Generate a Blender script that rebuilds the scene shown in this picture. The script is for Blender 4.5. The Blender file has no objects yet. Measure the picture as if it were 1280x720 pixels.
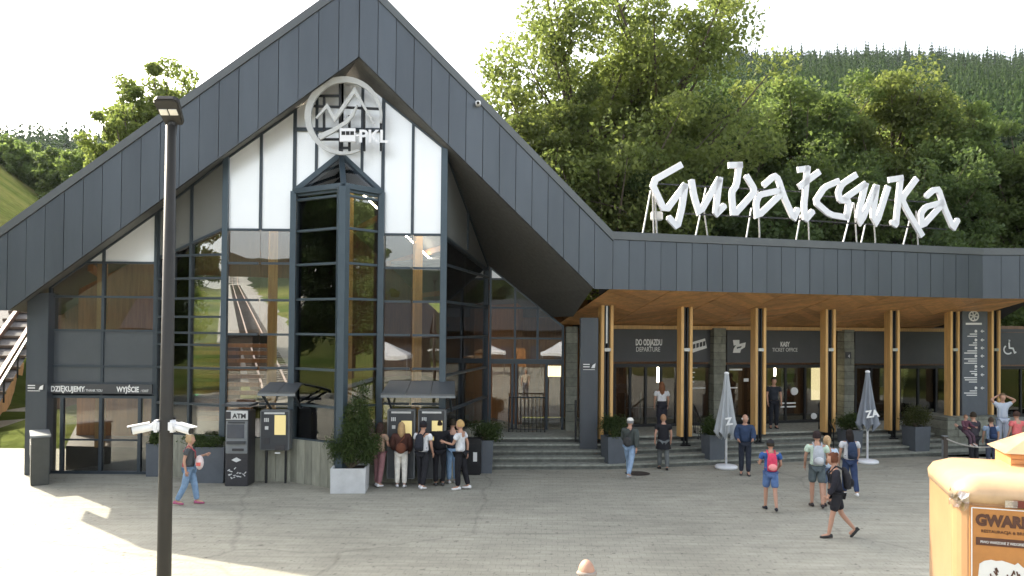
import bpy, bmesh, math, random
import numpy as np
from mathutils import Vector, Matrix, Euler

# ------------------------------------------------------------------ camera
H, F, PITCH, ROLL, SHIFT = 4.2, 1000.0, 0.015, 0.009, 35.0     # metres, pixels at 1280 wide, radians
sc = bpy.context.scene
col = sc.collection
fwd = Vector((0, math.cos(PITCH), math.sin(PITCH)))
rt0 = Vector((math.cos(ROLL), 0, math.sin(ROLL)))
rt = (rt0 - fwd * rt0.dot(fwd)).normalized()
up = rt.cross(fwd).normalized()
EYE = Vector((0, 0, H))
cd = bpy.data.cameras.new('camera')
cam = bpy.data.objects.new('camera', cd); col.objects.link(cam)
cam.matrix_world = Matrix(((rt.x, up.x, -fwd.x, EYE.x), (rt.y, up.y, -fwd.y, EYE.y), (rt.z, up.z, -fwd.z, EYE.z), (0, 0, 0, 1)))
cd.sensor_width = 36.0; cd.lens = F / 1280 * 36.0; cd.shift_y = SHIFT / 1280
cd.clip_start = 0.1; cd.clip_end = 6000
sc.camera = cam
sc.render.resolution_x, sc.render.resolution_y = 1024, 576

# ------------------------------------------------------------------ sky, sun, exposure
SUN = Vector((-1.09, 0.98, 1.0)).normalized()                  # towards the sun: behind the station, to its left
w = bpy.data.worlds.new('World'); sc.world = w; w.use_nodes = True
nt = w.node_tree; bg = nt.nodes['Background']
sk = nt.nodes.new('ShaderNodeTexSky'); sk.sky_type = 'NISHITA'; sk.sun_disc = False
sk.sun_elevation = math.asin(SUN.z); sk.sun_rotation = math.atan2(SUN.x, SUN.y)
sk.air_density = 1.0; sk.dust_density = 5.0; sk.ozone_density = 1.0; sk.altitude = 800
hz_ = nt.nodes.new('ShaderNodeHueSaturation'); hz_.inputs['Saturation'].default_value = 0.48     # hazy, whitish late-summer sky
wt = nt.nodes.new('ShaderNodeMix'); wt.data_type = 'RGBA'; wt.blend_type = 'MULTIPLY'; wt.inputs[0].default_value = 1; wt.inputs[7].default_value = (1.04, 1.0, 0.93, 1)
nt.links.new(sk.outputs[0], hz_.inputs['Color']); nt.links.new(hz_.outputs[0], wt.inputs[6]); nt.links.new(wt.outputs[2], bg.inputs[0]); bg.inputs[1].default_value = 0.15
sd = bpy.data.lights.new('sun', 'SUN'); sd.energy = 2.4; sd.angle = math.radians(0.5); sd.color = (1.0, 0.91, 0.74)
so = bpy.data.objects.new('sun', sd); col.objects.link(so)
so.rotation_euler = (-SUN).to_track_quat('-Z', 'Y').to_euler(); so.location = (-60, 60, 70)
vs = sc.view_settings; vs.view_transform = 'Standard'; vs.look = 'None'; vs.gamma = 1; vs.exposure = 2.0
vs.use_curve_mapping = False
sc.cycles.max_bounces = 8; sc.cycles.transparent_max_bounces = 12; sc.cycles.caustics_reflective = False; sc.cycles.caustics_refractive = False

# ------------------------------------------------------------------ pixel -> place helpers
def ray(px, py):
    return (fwd + rt * ((px - 640) / F) + up * ((360 + SHIFT - py) / F))
def G(px, py, z=0.0):                      # where the pixel meets the level z
    d = ray(px, py); t = (z - H) / d.z; return EYE + d * t
def PY(px, py, Y):                         # where the pixel meets the frontal plane Y
    d = ray(px, py); return EYE + d * (Y / d.y)
def PL(px, py, p, q):                      # where the pixel meets the upright plane through plan points p, q
    d = ray(px, py); n = Vector((-(q[1] - p[1]), q[0] - p[0], 0))
    t = (Vector((p[0], p[1], 0)) - EYE).dot(n) / d.dot(n); return EYE + d * t
def zrow(px, py, X, Y):                    # height of pixel row at plan point
    d = ray(px, py); return H + d.z * (Y / d.y)
R = math.radians

# ------------------------------------------------------------------ materials
MATS = {}
def nodes(m):
    m.use_nodes = True; return m.node_tree, m.node_tree.nodes['Principled BSDF']
def mk(name, c, rough=0.6, metal=0.0, var=0.12, scale=5.0, bump=0.0, bscale=40.0, spec=0.5, coat=0.0, stretch=None, c2=None):
    m = bpy.data.materials.new(name); t, b = nodes(m); N, L = t.nodes, t.links
    b.inputs['Roughness'].default_value = rough; b.inputs['Metallic'].default_value = metal
    b.inputs['Specular IOR Level'].default_value = spec; b.inputs['Coat Weight'].default_value = coat
    tc = N.new('ShaderNodeTexCoord'); src = tc.outputs['Object']
    if stretch:
        mp = N.new('ShaderNodeMapping'); mp.inputs['Scale'].default_value = stretch; L.new(src, mp.inputs[0]); src = mp.outputs[0]
    nz = N.new('ShaderNodeTexNoise'); nz.inputs['Scale'].default_value = scale; nz.inputs['Detail'].default_value = 6; nz.inputs['Roughness'].default_value = 0.65
    L.new(src, nz.inputs['Vector'])
    cr = N.new('ShaderNodeValToRGB'); L.new(nz.outputs['Fac'], cr.inputs[0])
    a = [max(0, x * (1 - var)) for x in c]; e = list(c2) if c2 else [min(1, x * (1 + var)) for x in c]
    cr.color_ramp.elements[0].position = 0.3; cr.color_ramp.elements[1].position = 0.7
    cr.color_ramp.elements[0].color = (*a, 1); cr.color_ramp.elements[1].color = (*e, 1)
    oi = N.new('ShaderNodeObjectInfo'); mr = N.new('ShaderNodeMapRange'); L.new(oi.outputs['Random'], mr.inputs[0])
    mr.inputs['To Min'].default_value = 1 - var * 0.7; mr.inputs['To Max'].default_value = 1 + var * 0.7
    mx = N.new('ShaderNodeMix'); mx.data_type = 'RGBA'; mx.blend_type = 'MULTIPLY'; mx.inputs[0].default_value = 1
    L.new(cr.outputs[0], mx.inputs[6]); L.new(mr.outputs[0], mx.inputs[7]); L.new(mx.outputs[2], b.inputs['Base Color'])
    if bump:
        n2 = N.new('ShaderNodeTexNoise'); n2.inputs['Scale'].default_value = bscale; n2.inputs['Detail'].default_value = 4; L.new(src, n2.inputs['Vector'])
        bp = N.new('ShaderNodeBump'); bp.inputs['Strength'].default_value = bump; bp.inputs['Distance'].default_value = 0.02
        L.new(n2.outputs['Fac'], bp.inputs['Height']); L.new(bp.outputs[0], b.inputs['Normal'])
    MATS[name] = m; return m
def leafmat(name, c1, c2, trans=0.35, rough=0.6, spec=0.2):
    m = bpy.data.materials.new(name); t, b = nodes(m); N, L = t.nodes, t.links
    ge = N.new('ShaderNodeNewGeometry'); oi = N.new('ShaderNodeObjectInfo')
    cr = N.new('ShaderNodeValToRGB'); cr.color_ramp.elements[0].color = (*c1, 1); cr.color_ramp.elements[1].color = (*c2, 1)
    tc = N.new('ShaderNodeTexCoord'); nz = N.new('ShaderNodeTexNoise'); nz.inputs['Scale'].default_value = 0.45; L.new(tc.outputs['Object'], nz.inputs['Vector'])
    ma = N.new('ShaderNodeMath'); ma.operation = 'MULTIPLY_ADD'; ma.inputs[1].default_value = 0.55; L.new(ge.outputs['Random Per Island'], ma.inputs[0])
    m2 = N.new('ShaderNodeMath'); m2.operation = 'MULTIPLY_ADD'; m2.inputs[1].default_value = 1.1; m2.inputs[2].default_value = -0.32
    L.new(nz.outputs['Fac'], m2.inputs[0]); L.new(m2.outputs[0], ma.inputs[2]); L.new(ma.outputs[0], cr.inputs[0])
    hs = N.new('ShaderNodeHueSaturation'); L.new(cr.outputs[0], hs.inputs['Color'])
    mr = N.new('ShaderNodeMapRange'); mr.inputs['To Min'].default_value = 0.8; mr.inputs['To Max'].default_value = 1.2; L.new(oi.outputs['Random'], mr.inputs[0]); L.new(mr.outputs[0], hs.inputs['Value'])
    L.new(hs.outputs[0], b.inputs['Base Color']); b.inputs['Roughness'].default_value = rough; b.inputs['Specular IOR Level'].default_value = spec
    tr = N.new('ShaderNodeBsdfTranslucent'); bt = N.new('ShaderNodeMix'); bt.data_type = 'RGBA'; bt.blend_type = 'MULTIPLY'; bt.inputs[0].default_value = 1; bt.inputs[7].default_value = (1.75, 1.8, 1.25, 1); L.new(hs.outputs[0], bt.inputs[6]); L.new(bt.outputs[2], tr.inputs[0]); ms = N.new('ShaderNodeMixShader'); ms.inputs[0].default_value = trans
    out = N['Material Output']; L.new(b.outputs[0], ms.inputs[1]); L.new(tr.outputs[0], ms.inputs[2]); L.new(ms.outputs[0], out.inputs[0])
    MATS[name] = m; return m
def glassmat(name, tint, refl, rough=0.0):
    m = bpy.data.materials.new(name); t, b = nodes(m); N, L = t.nodes, t.links
    tr = N.new('ShaderNodeBsdfTransparent'); tr.inputs[0].default_value = (*tint, 1)
    gl = N.new('ShaderNodeBsdfGlossy'); gl.inputs['Roughness'].default_value = rough; gl.inputs[0].default_value = (0.95, 0.97, 1, 1)
    fr = N.new('ShaderNodeFresnel'); fr.inputs[0].default_value = 1.5
    ma = N.new('ShaderNodeMath'); ma.operation = 'MULTIPLY_ADD'; ma.inputs[1].default_value = 1.0; ma.inputs[2].default_value = refl; ma.use_clamp = True
    L.new(fr.outputs[0], ma.inputs[0])
    tc = N.new('ShaderNodeTexCoord'); nz = N.new('ShaderNodeTexNoise'); nz.inputs['Scale'].default_value = 0.6; oi = N.new('ShaderNodeObjectInfo'); vm = N.new('ShaderNodeVectorMath'); vm.operation = 'MULTIPLY_ADD'; vm.inputs[1].default_value = (1, 1, 1); ov = N.new('ShaderNodeMath'); ov.operation = 'MULTIPLY'; ov.inputs[1].default_value = 40; L.new(oi.outputs['Random'], ov.inputs[0]); L.new(tc.outputs['Object'], vm.inputs[0]); L.new(ov.outputs[0], vm.inputs[2]); L.new(vm.outputs[0], nz.inputs['Vector'])
    bp = N.new('ShaderNodeBump'); bp.inputs['Strength'].default_value = 0.06; bp.inputs['Distance'].default_value = 0.05; L.new(nz.outputs['Fac'], bp.inputs['Height']); L.new(bp.outputs[0], gl.inputs['Normal'])
    ms = N.new('ShaderNodeMixShader'); L.new(ma.outputs[0], ms.inputs[0]); L.new(tr.outputs[0], ms.inputs[1]); L.new(gl.outputs[0], ms.inputs[2])
    L.new(ms.outputs[0], N['Material Output'].inputs[0]); MATS[name] = m; return m
def emat(name, c, s):
    m = bpy.data.materials.new(name); t, b = nodes(m); b.inputs['Base Color'].default_value = (*c, 1)
    b.inputs['Emission Color'].default_value = (*c, 1); b.inputs['Emission Strength'].default_value = s; MATS[name] = m; return m

mk('slate_metal', (0.074, 0.086, 0.101), 0.36, 0.35, 0.12, 0.9, 0.06, 1.6, stretch=(1.5, 1.5, .35))
mk('slate_trim', (0.10, 0.108, 0.112), 0.4, 0.25, 0.08, 2)
mk('dark_backing', (0.012, 0.013, 0.015), 0.7)
mk('soffit_dark', (0.10, 0.098, 0.092), 0.55, 0, 0.3, 3, 0.2, 6, stretch=(0.4, 5, 5))
mk('mullion', (0.052, 0.066, 0.080), 0.4, 0.4, 0.08, 3)
mk('post_blue', (0.060, 0.085, 0.105), 0.4, 0.3, 0.08, 3)
mk('grey_panel', (0.16, 0.165, 0.16), 0.5, 0.1, 0.08, 1)
mk('opaque_panel', (0.075, 0.085, 0.095), 0.35, 0.1, 0.10, 1)
mk('white_panel', (0.86, 0.87, 0.88), 0.32, 0.38, 0.02, 0.5, spec=0.6)
mk('timber_gold', (0.66, 0.40, 0.15), 0.5, 0, 0.22, 3, 0.15, 20, stretch=(6, 6, 0.35))
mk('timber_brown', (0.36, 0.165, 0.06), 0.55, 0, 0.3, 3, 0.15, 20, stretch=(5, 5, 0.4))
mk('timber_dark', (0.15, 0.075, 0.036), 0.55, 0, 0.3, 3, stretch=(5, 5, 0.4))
mk('timber_ceiling', (0.60, 0.32, 0.13), 0.5, 0, 0.25, 3, 0.1, 20, stretch=(1.5, 1.5, 1.5))
mk('black_steel', (0.016, 0.017, 0.019), 0.45, 0.3, 0.1, 6)
mk('steel', (0.45, 0.45, 0.45), 0.35, 0.9, 0.1, 6)
mk('white_paint', (0.80, 0.81, 0.83), 0.45, 0, 0.03, 4)
mk('white_sign', (0.82, 0.82, 0.85), 0.4, 0, 0.02, 4)
mk('print_white', (0.78, 0.78, 0.76), 0.5, 0, 0.02, 4)
mk('sign_board', (0.062, 0.064, 0.066), 0.55, 0.1, 0.12, 2, 0.3, 60)
mk('concrete_board', (0.27, 0.27, 0.215), 0.85, 0, 0.22, 2.5, 0.4, 25, stretch=(3, 3, 0.6))
mk('concrete_light', (0.52, 0.53, 0.53), 0.8, 0, 0.1, 4, 0.25, 30)
mk('planter_grey', (0.095, 0.108, 0.125), 0.6, 0, 0.12, 3, 0.1, 20)
mk('stone_block', (0.20, 0.205, 0.165), 0.85, 0, 0.28, 5, 0.6, 14)
mk('mortar', (0.09, 0.09, 0.08), 0.9)
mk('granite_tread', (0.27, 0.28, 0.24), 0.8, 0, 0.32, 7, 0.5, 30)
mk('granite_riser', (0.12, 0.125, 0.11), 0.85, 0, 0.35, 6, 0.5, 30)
mk('platform_stone', (0.15, 0.155, 0.14), 0.8, 0, 0.2, 3)
mk('interior_floor', (0.12, 0.115, 0.11), 0.5, 0, 0.15, 3)
mk('bark', (0.11, 0.085, 0.06), 0.9, 0, 0.3, 8, 0.6, 20)
mk('soil', (0.05, 0.035, 0.025), 0.95)
mk('ballast', (0.14, 0.132, 0.125), 0.9, 0, 0.35, 9, 0.9, 12)
mk('rail_steel', (0.20, 0.12, 0.085), 0.5, 0.6, 0.2, 6)
mk('sleeper', (0.17, 0.125, 0.09), 0.85, 0, 0.2, 5)
mk('orange_timber', (0.60, 0.30, 0.12), 0.6, 0, 0.2, 3, 0.2, 20)
glassmat('glass', (0.82, 0.82, 0.80), 0.065)
glassmat('glass_dark', (0.55, 0.55, 0.54), 0.015)
emat('led', (1.0, 0.88, 0.70), 16.0)
emat('screen_warm', (0.55, 0.45, 0.20), 0.22)
emat('poster_lit', (0.95, 0.80, 0.45), 0.8)
emat('sign_green', (0.05, 0.7, 0.2), 1.2)

# ------------------------------------------------------------------ mesh building
class MB:
    def __init__(s): s.v = []; s.f = []; s.m = []
    def add(s, vs, fs, mi=0):
        o = len(s.v); s.v += [tuple(x) for x in vs]; s.f += [tuple(i + o for i in f) for f in fs]; s.m += [mi] * len(fs); return s
    def box(s, c, d, rz=0, mi=0, M=None):
        x, y, z = d[0] / 2, d[1] / 2, d[2] / 2
        vs = [Vector((a, b, e)) for a in (-x, x) for b in (-y, y) for e in (-z, z)]
        if M is None: M = Matrix.Rotation(rz, 3, 'Z')
        vs = [M @ q + Vector(c) for q in vs]
        return s.add(vs, [(0, 1, 3, 2), (4, 6, 7, 5), (0, 4, 5, 1), (2, 3, 7, 6), (0, 2, 6, 4), (1, 5, 7, 3)], mi)
    def bar(s, p, q, wd, ht, mi=0, upv=(0, 0, 1)):       # rectangular bar from p to q
        p, q = Vector(p), Vector(q); d = (q - p).normalized(); u = Vector(upv)
        if abs(d.dot(u)) > 0.99: u = Vector((0, 1, 0))
        sx = d.cross(u).normalized(); uz = sx.cross(d).normalized(); vs = []
        for e in (p, q):
            for a, b in ((-1, -1), (1, -1), (1, 1), (-1, 1)): vs.append(e + sx * (a * wd / 2) + uz * (b * ht / 2))
        return s.add(vs, [(3, 2, 1, 0), (4, 5, 6, 7), (0, 1, 5, 4), (1, 2, 6, 5), (2, 3, 7, 6), (3, 0, 4, 7)], mi)
    def prism(s, pts, off, mi=0):                          # planar polygon pushed along off
        n = len(pts); off = Vector(off); a = [Vector(p) for p in pts]; b = [p + off for p in a]
        fs = [tuple(range(n))[::-1], tuple(range(n, 2 * n))] + [(i, (i + 1) % n, n + (i + 1) % n, n + i) for i in range(n)]
        return s.add(a + b, fs, mi)
    def tube(s, pts, rs, n=8, mi=0, cap=True):
        pts = [Vector(p) for p in pts]; rs = rs if hasattr(rs, '__len__') else [rs] * len(pts); vs = []; fs = []
        ref = None
        for i, p in enumerate(pts):
            d = (pts[min(i + 1, len(pts) - 1)] - pts[max(i - 1, 0)]).normalized()
            if ref is None: ref = Vector((1, 0, 0)) if abs(d.x) < 0.9 else Vector((0, 1, 0))
            a = (ref - d * ref.dot(d)).normalized(); b = d.cross(a); ref = a
            for k in range(n):
                t = 2 * math.pi * k / n; vs.append(p + (a * math.cos(t) + b * math.sin(t)) * rs[i])
        for i in range(len(pts) - 1):
            for k in range(n): fs.append((i * n + k, i * n + (k + 1) % n, (i + 1) * n + (k + 1) % n, (i + 1) * n + k))
        if cap: fs += [tuple(range(n))[::-1], tuple(range((len(pts) - 1) * n, len(pts) * n))]
        return s.add(vs, fs, mi)
    def lathe(s, prof, n=16, c=(0, 0, 0), mi=0, sx=1, sy=1, a0=0):
        vs = []; fs = []
        for r, z in prof:
            for k in range(n):
                t = 2 * math.pi * k / n + a0; vs.append((c[0] + r * math.cos(t) * sx, c[1] + r * math.sin(t) * sy, c[2] + z))
        for i in range(len(prof) - 1):
            for k in range(n): fs.append((i * n + k, i * n + (k + 1) % n, (i + 1) * n + (k + 1) % n, (i + 1) * n + k))
        fs += [tuple(range(n))[::-1], tuple(range((len(prof) - 1) * n, len(prof) * n))]
        return s.add(vs, fs, mi)
    def ball(s, c, r, n=10, m=7, mi=0, M=None):
        r = r if hasattr(r, '__len__') else (r, r, r); vs = []; fs = []; c = Vector(c)
        for i in range(m + 1):
            p = math.pi * i / m
            for k in range(n):
                t = 2 * math.pi * k / n; q = Vector((r[0] * math.sin(p) * math.cos(t), r[1] * math.sin(p) * math.sin(t), r[2] * math.cos(p)))
                vs.append((M @ q if M else q) + c)
        for i in range(m):
            for k in range(n): fs.append((i * n + k, (i + 1) * n + k, (i + 1) * n + (k + 1) % n, i * n + (k + 1) % n))
        return s.add(vs, fs, mi)
    def stroke(s, pts, wd, off, mi=0, rnd=False):                     # flat polyline with thickness: pts 3-D in a plane, normal off
        pts = [Vector(p) for p in pts]; off = Vector(off); n = off.normalized(); Lf, Rg = [], []
        for i, p in enumerate(pts):
            d1 = (p - pts[i - 1]).normalized() if i else (pts[1] - p).normalized()
            d2 = (pts[i + 1] - p).normalized() if i < len(pts) - 1 else d1
            a, b = n.cross(d1), n.cross(d2); m_ = (a + b); m_ = m_.normalized() if m_.length > 1e-4 else a
            ww = wd[i] if hasattr(wd, '__len__') else wd
            k = min(1 / max(0.3, m_.dot(a)), 1.6) * ww / 2; Lf.append(p + m_ * k); Rg.append(p - m_ * k)
        for i in range(len(pts) - 1): s.prism([Rg[i], Rg[i + 1], Lf[i + 1], Lf[i]], off, mi)
        if rnd:
            for i in range(1, len(pts) - 1):
                d1 = (pts[i] - pts[i - 1]).normalized(); u = n.cross(d1); ww = wd[i] if hasattr(wd, '__len__') else wd
                s.prism([pts[i] + off * .02 + (d1 * math.cos(t) + u * math.sin(t)) * ww * .5 for t in [k * math.pi / 5 for k in range(10)]], off * .96, mi)
        return s
    def build(s, name, mats, parent=None, smooth=False, world=True, bevel=0):
        me = bpy.data.meshes.new(name); me.from_pydata(s.v, [], s.f)
        ms = mats if isinstance(mats, (list, tuple)) else [mats]
        for m in ms: me.materials.append(MATS[m] if isinstance(m, str) else m)
        if len(ms) > 1: me.polygons.foreach_set('material_index', s.m)
        bm = bmesh.new(); bm.from_mesh(me); bmesh.ops.recalc_face_normals(bm, faces=bm.faces)
        if bevel: bmesh.ops.bevel(bm, geom=[e for e in bm.edges if len(e.link_faces) == 2 and e.calc_face_angle(0) > 0.6], offset=bevel, segments=2, affect='EDGES', clamp_overlap=True)
        bm.to_mesh(me); bm.free()
        if smooth: me.polygons.foreach_set('use_smooth', [True] * len(me.polygons)); 
        return link(name, me, parent, world)
def link(name, me, parent=None, world=True):
    o = bpy.data.objects.new(name, me); col.objects.link(o)
    if parent is not None:
        o.parent = parent
        if world: o.matrix_parent_inverse = wm(parent).inverted()
    return o
def wm(o):
    m = o.matrix_basis.copy()
    return wm(o.parent) @ o.matrix_parent_inverse @ m if o.parent else m
def tag(o, label, cat, group=None):
    o['label'] = label; o['category'] = cat
    if group: o['group'] = group
    return o
def thing(name, label, cat, loc=(0, 0, 0), rz=0, group=None):
    o = bpy.data.objects.new(name, None); col.objects.link(o); o.empty_display_size = 0.2
    o.location = loc; o.rotation_euler = (0, 0, rz); return tag(o, label, cat, group)
def struct(o): o['kind'] = 'structure'; return o
def stuff(o): o['kind'] = 'stuff'; return o
def copy_tree(o, parent=None, first=True):
    c = o.copy(); col.objects.link(c)
    if parent is not None: c.parent = parent; c.matrix_parent_inverse = o.matrix_parent_inverse.copy()
    for ch in [q for q in KIDS.get(o.name, o.children)]: copy_tree(ch, c, False)
    return c
KIDS = {}
def textmesh(s, size=1.0, extrude=0.0, align='CENTER', bold=0.0, spacing=1.0):
    cu = bpy.data.curves.new('txt', 'FONT'); cu.body = s; cu.size = size; cu.align_x = align; cu.extrude = extrude
    cu.offset = bold; cu.space_character = spacing; cu.resolution_u = 3
    to = bpy.data.objects.new('txt', cu); col.objects.link(to)
    dg = bpy.context.evaluated_depsgraph_get(); me = bpy.data.meshes.new_from_object(to.evaluated_get(dg))
    bpy.data.objects.remove(to); return me
def text(s, pos, size, rz=0, mat='print_white', parent=None, align='CENTER', bold=0.0, name='lettering', width=None, spacing=1.0, tilt=0):
    me = textmesh(s, size, 0.003, align, bold, spacing); me.materials.clear(); me.materials.append(MATS[mat])
    if width:
        xs = [v.co.x for v in me.vertices]; k = width / max(1e-4, max(xs) - min(xs))
        for v in me.vertices: v.co.x *= k
    M = Matrix.Translation(pos) @ Matrix.Rotation(rz, 4, 'Z') @ Matrix.Rotation(math.pi / 2 + tilt, 4, 'X')
    me.transform(M); return link(name, me, parent, True)

# ================================================================== SETTING: terrain and plaza
def track_pt(Y): return Vector((-8.7 - 0.36 * (Y - 30), Y, 1.55 + 0.083 * (Y - 30)))
def sstep(a, b, x):
    t = min(1, max(0, (x - a) / (b - a))); return t * t * (3 - 2 * t)
def terr(X, Y):
    if Y < -60: return -3 if Y > -1e9 else 0.10 * max(0, -60 - Y) ** 0.93 * (0.8 + 0.25 * math.sin(X * 0.004 + 1) + 0.12 * math.sin(X * 0.013)) * (1 if Y > -900 else 0.9)
    if Y < 27: return -0.06
    if Y < 60 and -22.4 - .537 * (Y - 34.7) < X < -18.5 - .40 * max(0, Y - 44): return -0.06
    zt = 0.083 * (Y - 30) + 1.35; u = -(X + 8.7 + 0.36 * (Y - 30))                # metres left of the funicular track
    k = sstep(27, 34, Y) * sstep(-22, -16, X) if Y < 40 else 1.0
    z = zt * (sstep(38, 48, Y) if X > -3 else sstep(27, 33, Y) if X > -20 else sstep(30, 60, Y))
    z += 0.70 * max(0, min(u - 9, 36)) * sstep(42, 75, Y)
    z += 0.10 * max(0, min(-u - 4, 60)) * sstep(38, 70, Y)
    g = 0.275 + 0.455 * sstep(-250, 180, X)
    if Y > 160: z += (min(Y, 830) - 160) * 0.40 * g
    if Y > 830: z -= (Y - 830) * 0.30
    z += 2.0 * math.sin(X * 0.021) * math.sin(Y * 0.017 + 1) * sstep(120, 300, Y)
    return z
def m_ground():
    m = bpy.data.materials.new('hill_grass'); t, b = nodes(m); N, L = t.nodes, t.links
    tc = N.new('ShaderNodeTexCoord')
    n1 = N.new('ShaderNodeTexNoise'); n1.inputs['Scale'].default_value = 0.05; n1.inputs['Detail'].default_value = 8
    mp = N.new('ShaderNodeMapping'); mp.inputs['Scale'].default_value = (0.35, 1.6, 1); mp.inputs['Rotation'].default_value = (0, 0, 0.5)
    L.new(tc.outputs['Object'], mp.inputs[0]); L.new(mp.outputs[0], n1.inputs['Vector'])
    cr = N.new('ShaderNodeValToRGB'); E = cr.color_ramp.elements; E[0].position = 0.36; E[1].position = 0.66
    E[0].color = (0.050, 0.085, 0.018, 1); E[1].color = (0.16, 0.155, 0.055, 1); L.new(n1.outputs['Fac'], cr.inputs[0])
    n2 = N.new('ShaderNodeTexNoise'); n2.inputs['Scale'].default_value = 1.5; n2.inputs['Detail'].default_value = 6; L.new(tc.outputs['Object'], n2.inputs['Vector'])
    mx = N.new('ShaderNodeMix'); mx.data_type = 'RGBA'; mx.blend_type = 'OVERLAY'; mx.inputs[0].default_value = 0.5
    L.new(cr.outputs[0], mx.inputs[6]); L.new(n2.outputs['Fac'], mx.inputs[7]); sp = N.new('ShaderNodeSeparateXYZ'); L.new(tc.outputs['Object'], sp.inputs[0]); fm = N.new('ShaderNodeMapRange'); fm.inputs['From Min'].default_value = 125; fm.inputs['From Max'].default_value = 150; L.new(sp.outputs[1], fm.inputs[0])
    m3 = N.new('ShaderNodeMix'); m3.data_type = 'RGBA'; L.new(fm.outputs[0], m3.inputs[0]); L.new(mx.outputs[2], m3.inputs[6]); m3.inputs[7].default_value = (0.022, 0.026, 0.014, 1)     # forest floor from the wood's edge on
    L.new(m3.outputs[2], b.inputs['Base Color'])
    bp = N.new('ShaderNodeBump'); bp.inputs['Strength'].default_value = 0.8; bp.inputs['Distance'].default_value = 0.2; L.new(n2.outputs['Fac'], bp.inputs['Height']); L.new(bp.outputs[0], b.inputs['Normal'])
    b.inputs['Roughness'].default_value = 0.95; b.inputs['Specular IOR Level'].default_value = 0.0; MATS['hill_grass'] = m
m_ground()
xs = sorted(set([-2600, -2000, -1500, -1100, -850, 900, 1200, 1600, 2600] + list(range(-700, 761, 20)) + list(range(-100, 61, 4))))
ys = sorted(set([-2500, -1800, -1300, -950, -700, -500, -350, -250, -180, -120, -90, -60, -40, -10, 15] + [24, 26] + list(range(27, 90, 3)) + list(range(90, 200, 8)) + list(range(200, 900, 25)) + [1000, 1300, 2000]))
V = [(x, y, terr(x, y)) for y in ys for x in xs]; nx = len(xs)
Fc = [(j * nx + i, j * nx + i + 1, (j + 1) * nx + i + 1, (j + 1) * nx + i) for j in range(len(ys) - 1) for i in range(nx - 1)]
struct(MB().add(V, Fc).build('hillside', 'hill_grass', smooth=True))
mk('forest_far', (0.030, 0.042, 0.026), 0.95, 0, 0.5, 0.02, 1.0, 0.08, spec=.1)
hx = list(range(-1500, 1501, 60)); hy = [-70, -110, -160, -240, -400, -700, -1100]; rngh = random.Random(2)
hz = lambda x, y: {-70: -.5, -110: 6, -160: 11, -240: 17, -400: 30, -700: 58, -1100: 92}[y] * (1 + .35 * math.sin(x * .0051 + y) + .18 * math.sin(x * .017 + 2 * y)) + (0 if y > -100 else rngh.uniform(-1, 1) * (2 + y * -.006))
struct(MB().add([(x, y, hz(x, y)) for y in hy for x in hx], [(j * len(hx) + i, j * len(hx) + i + 1, (j + 1) * len(hx) + i + 1, (j + 1) * len(hx) + i) for j in range(len(hy) - 1) for i in range(len(hx) - 1)]).build('valley_hills', 'forest_far'))

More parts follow.
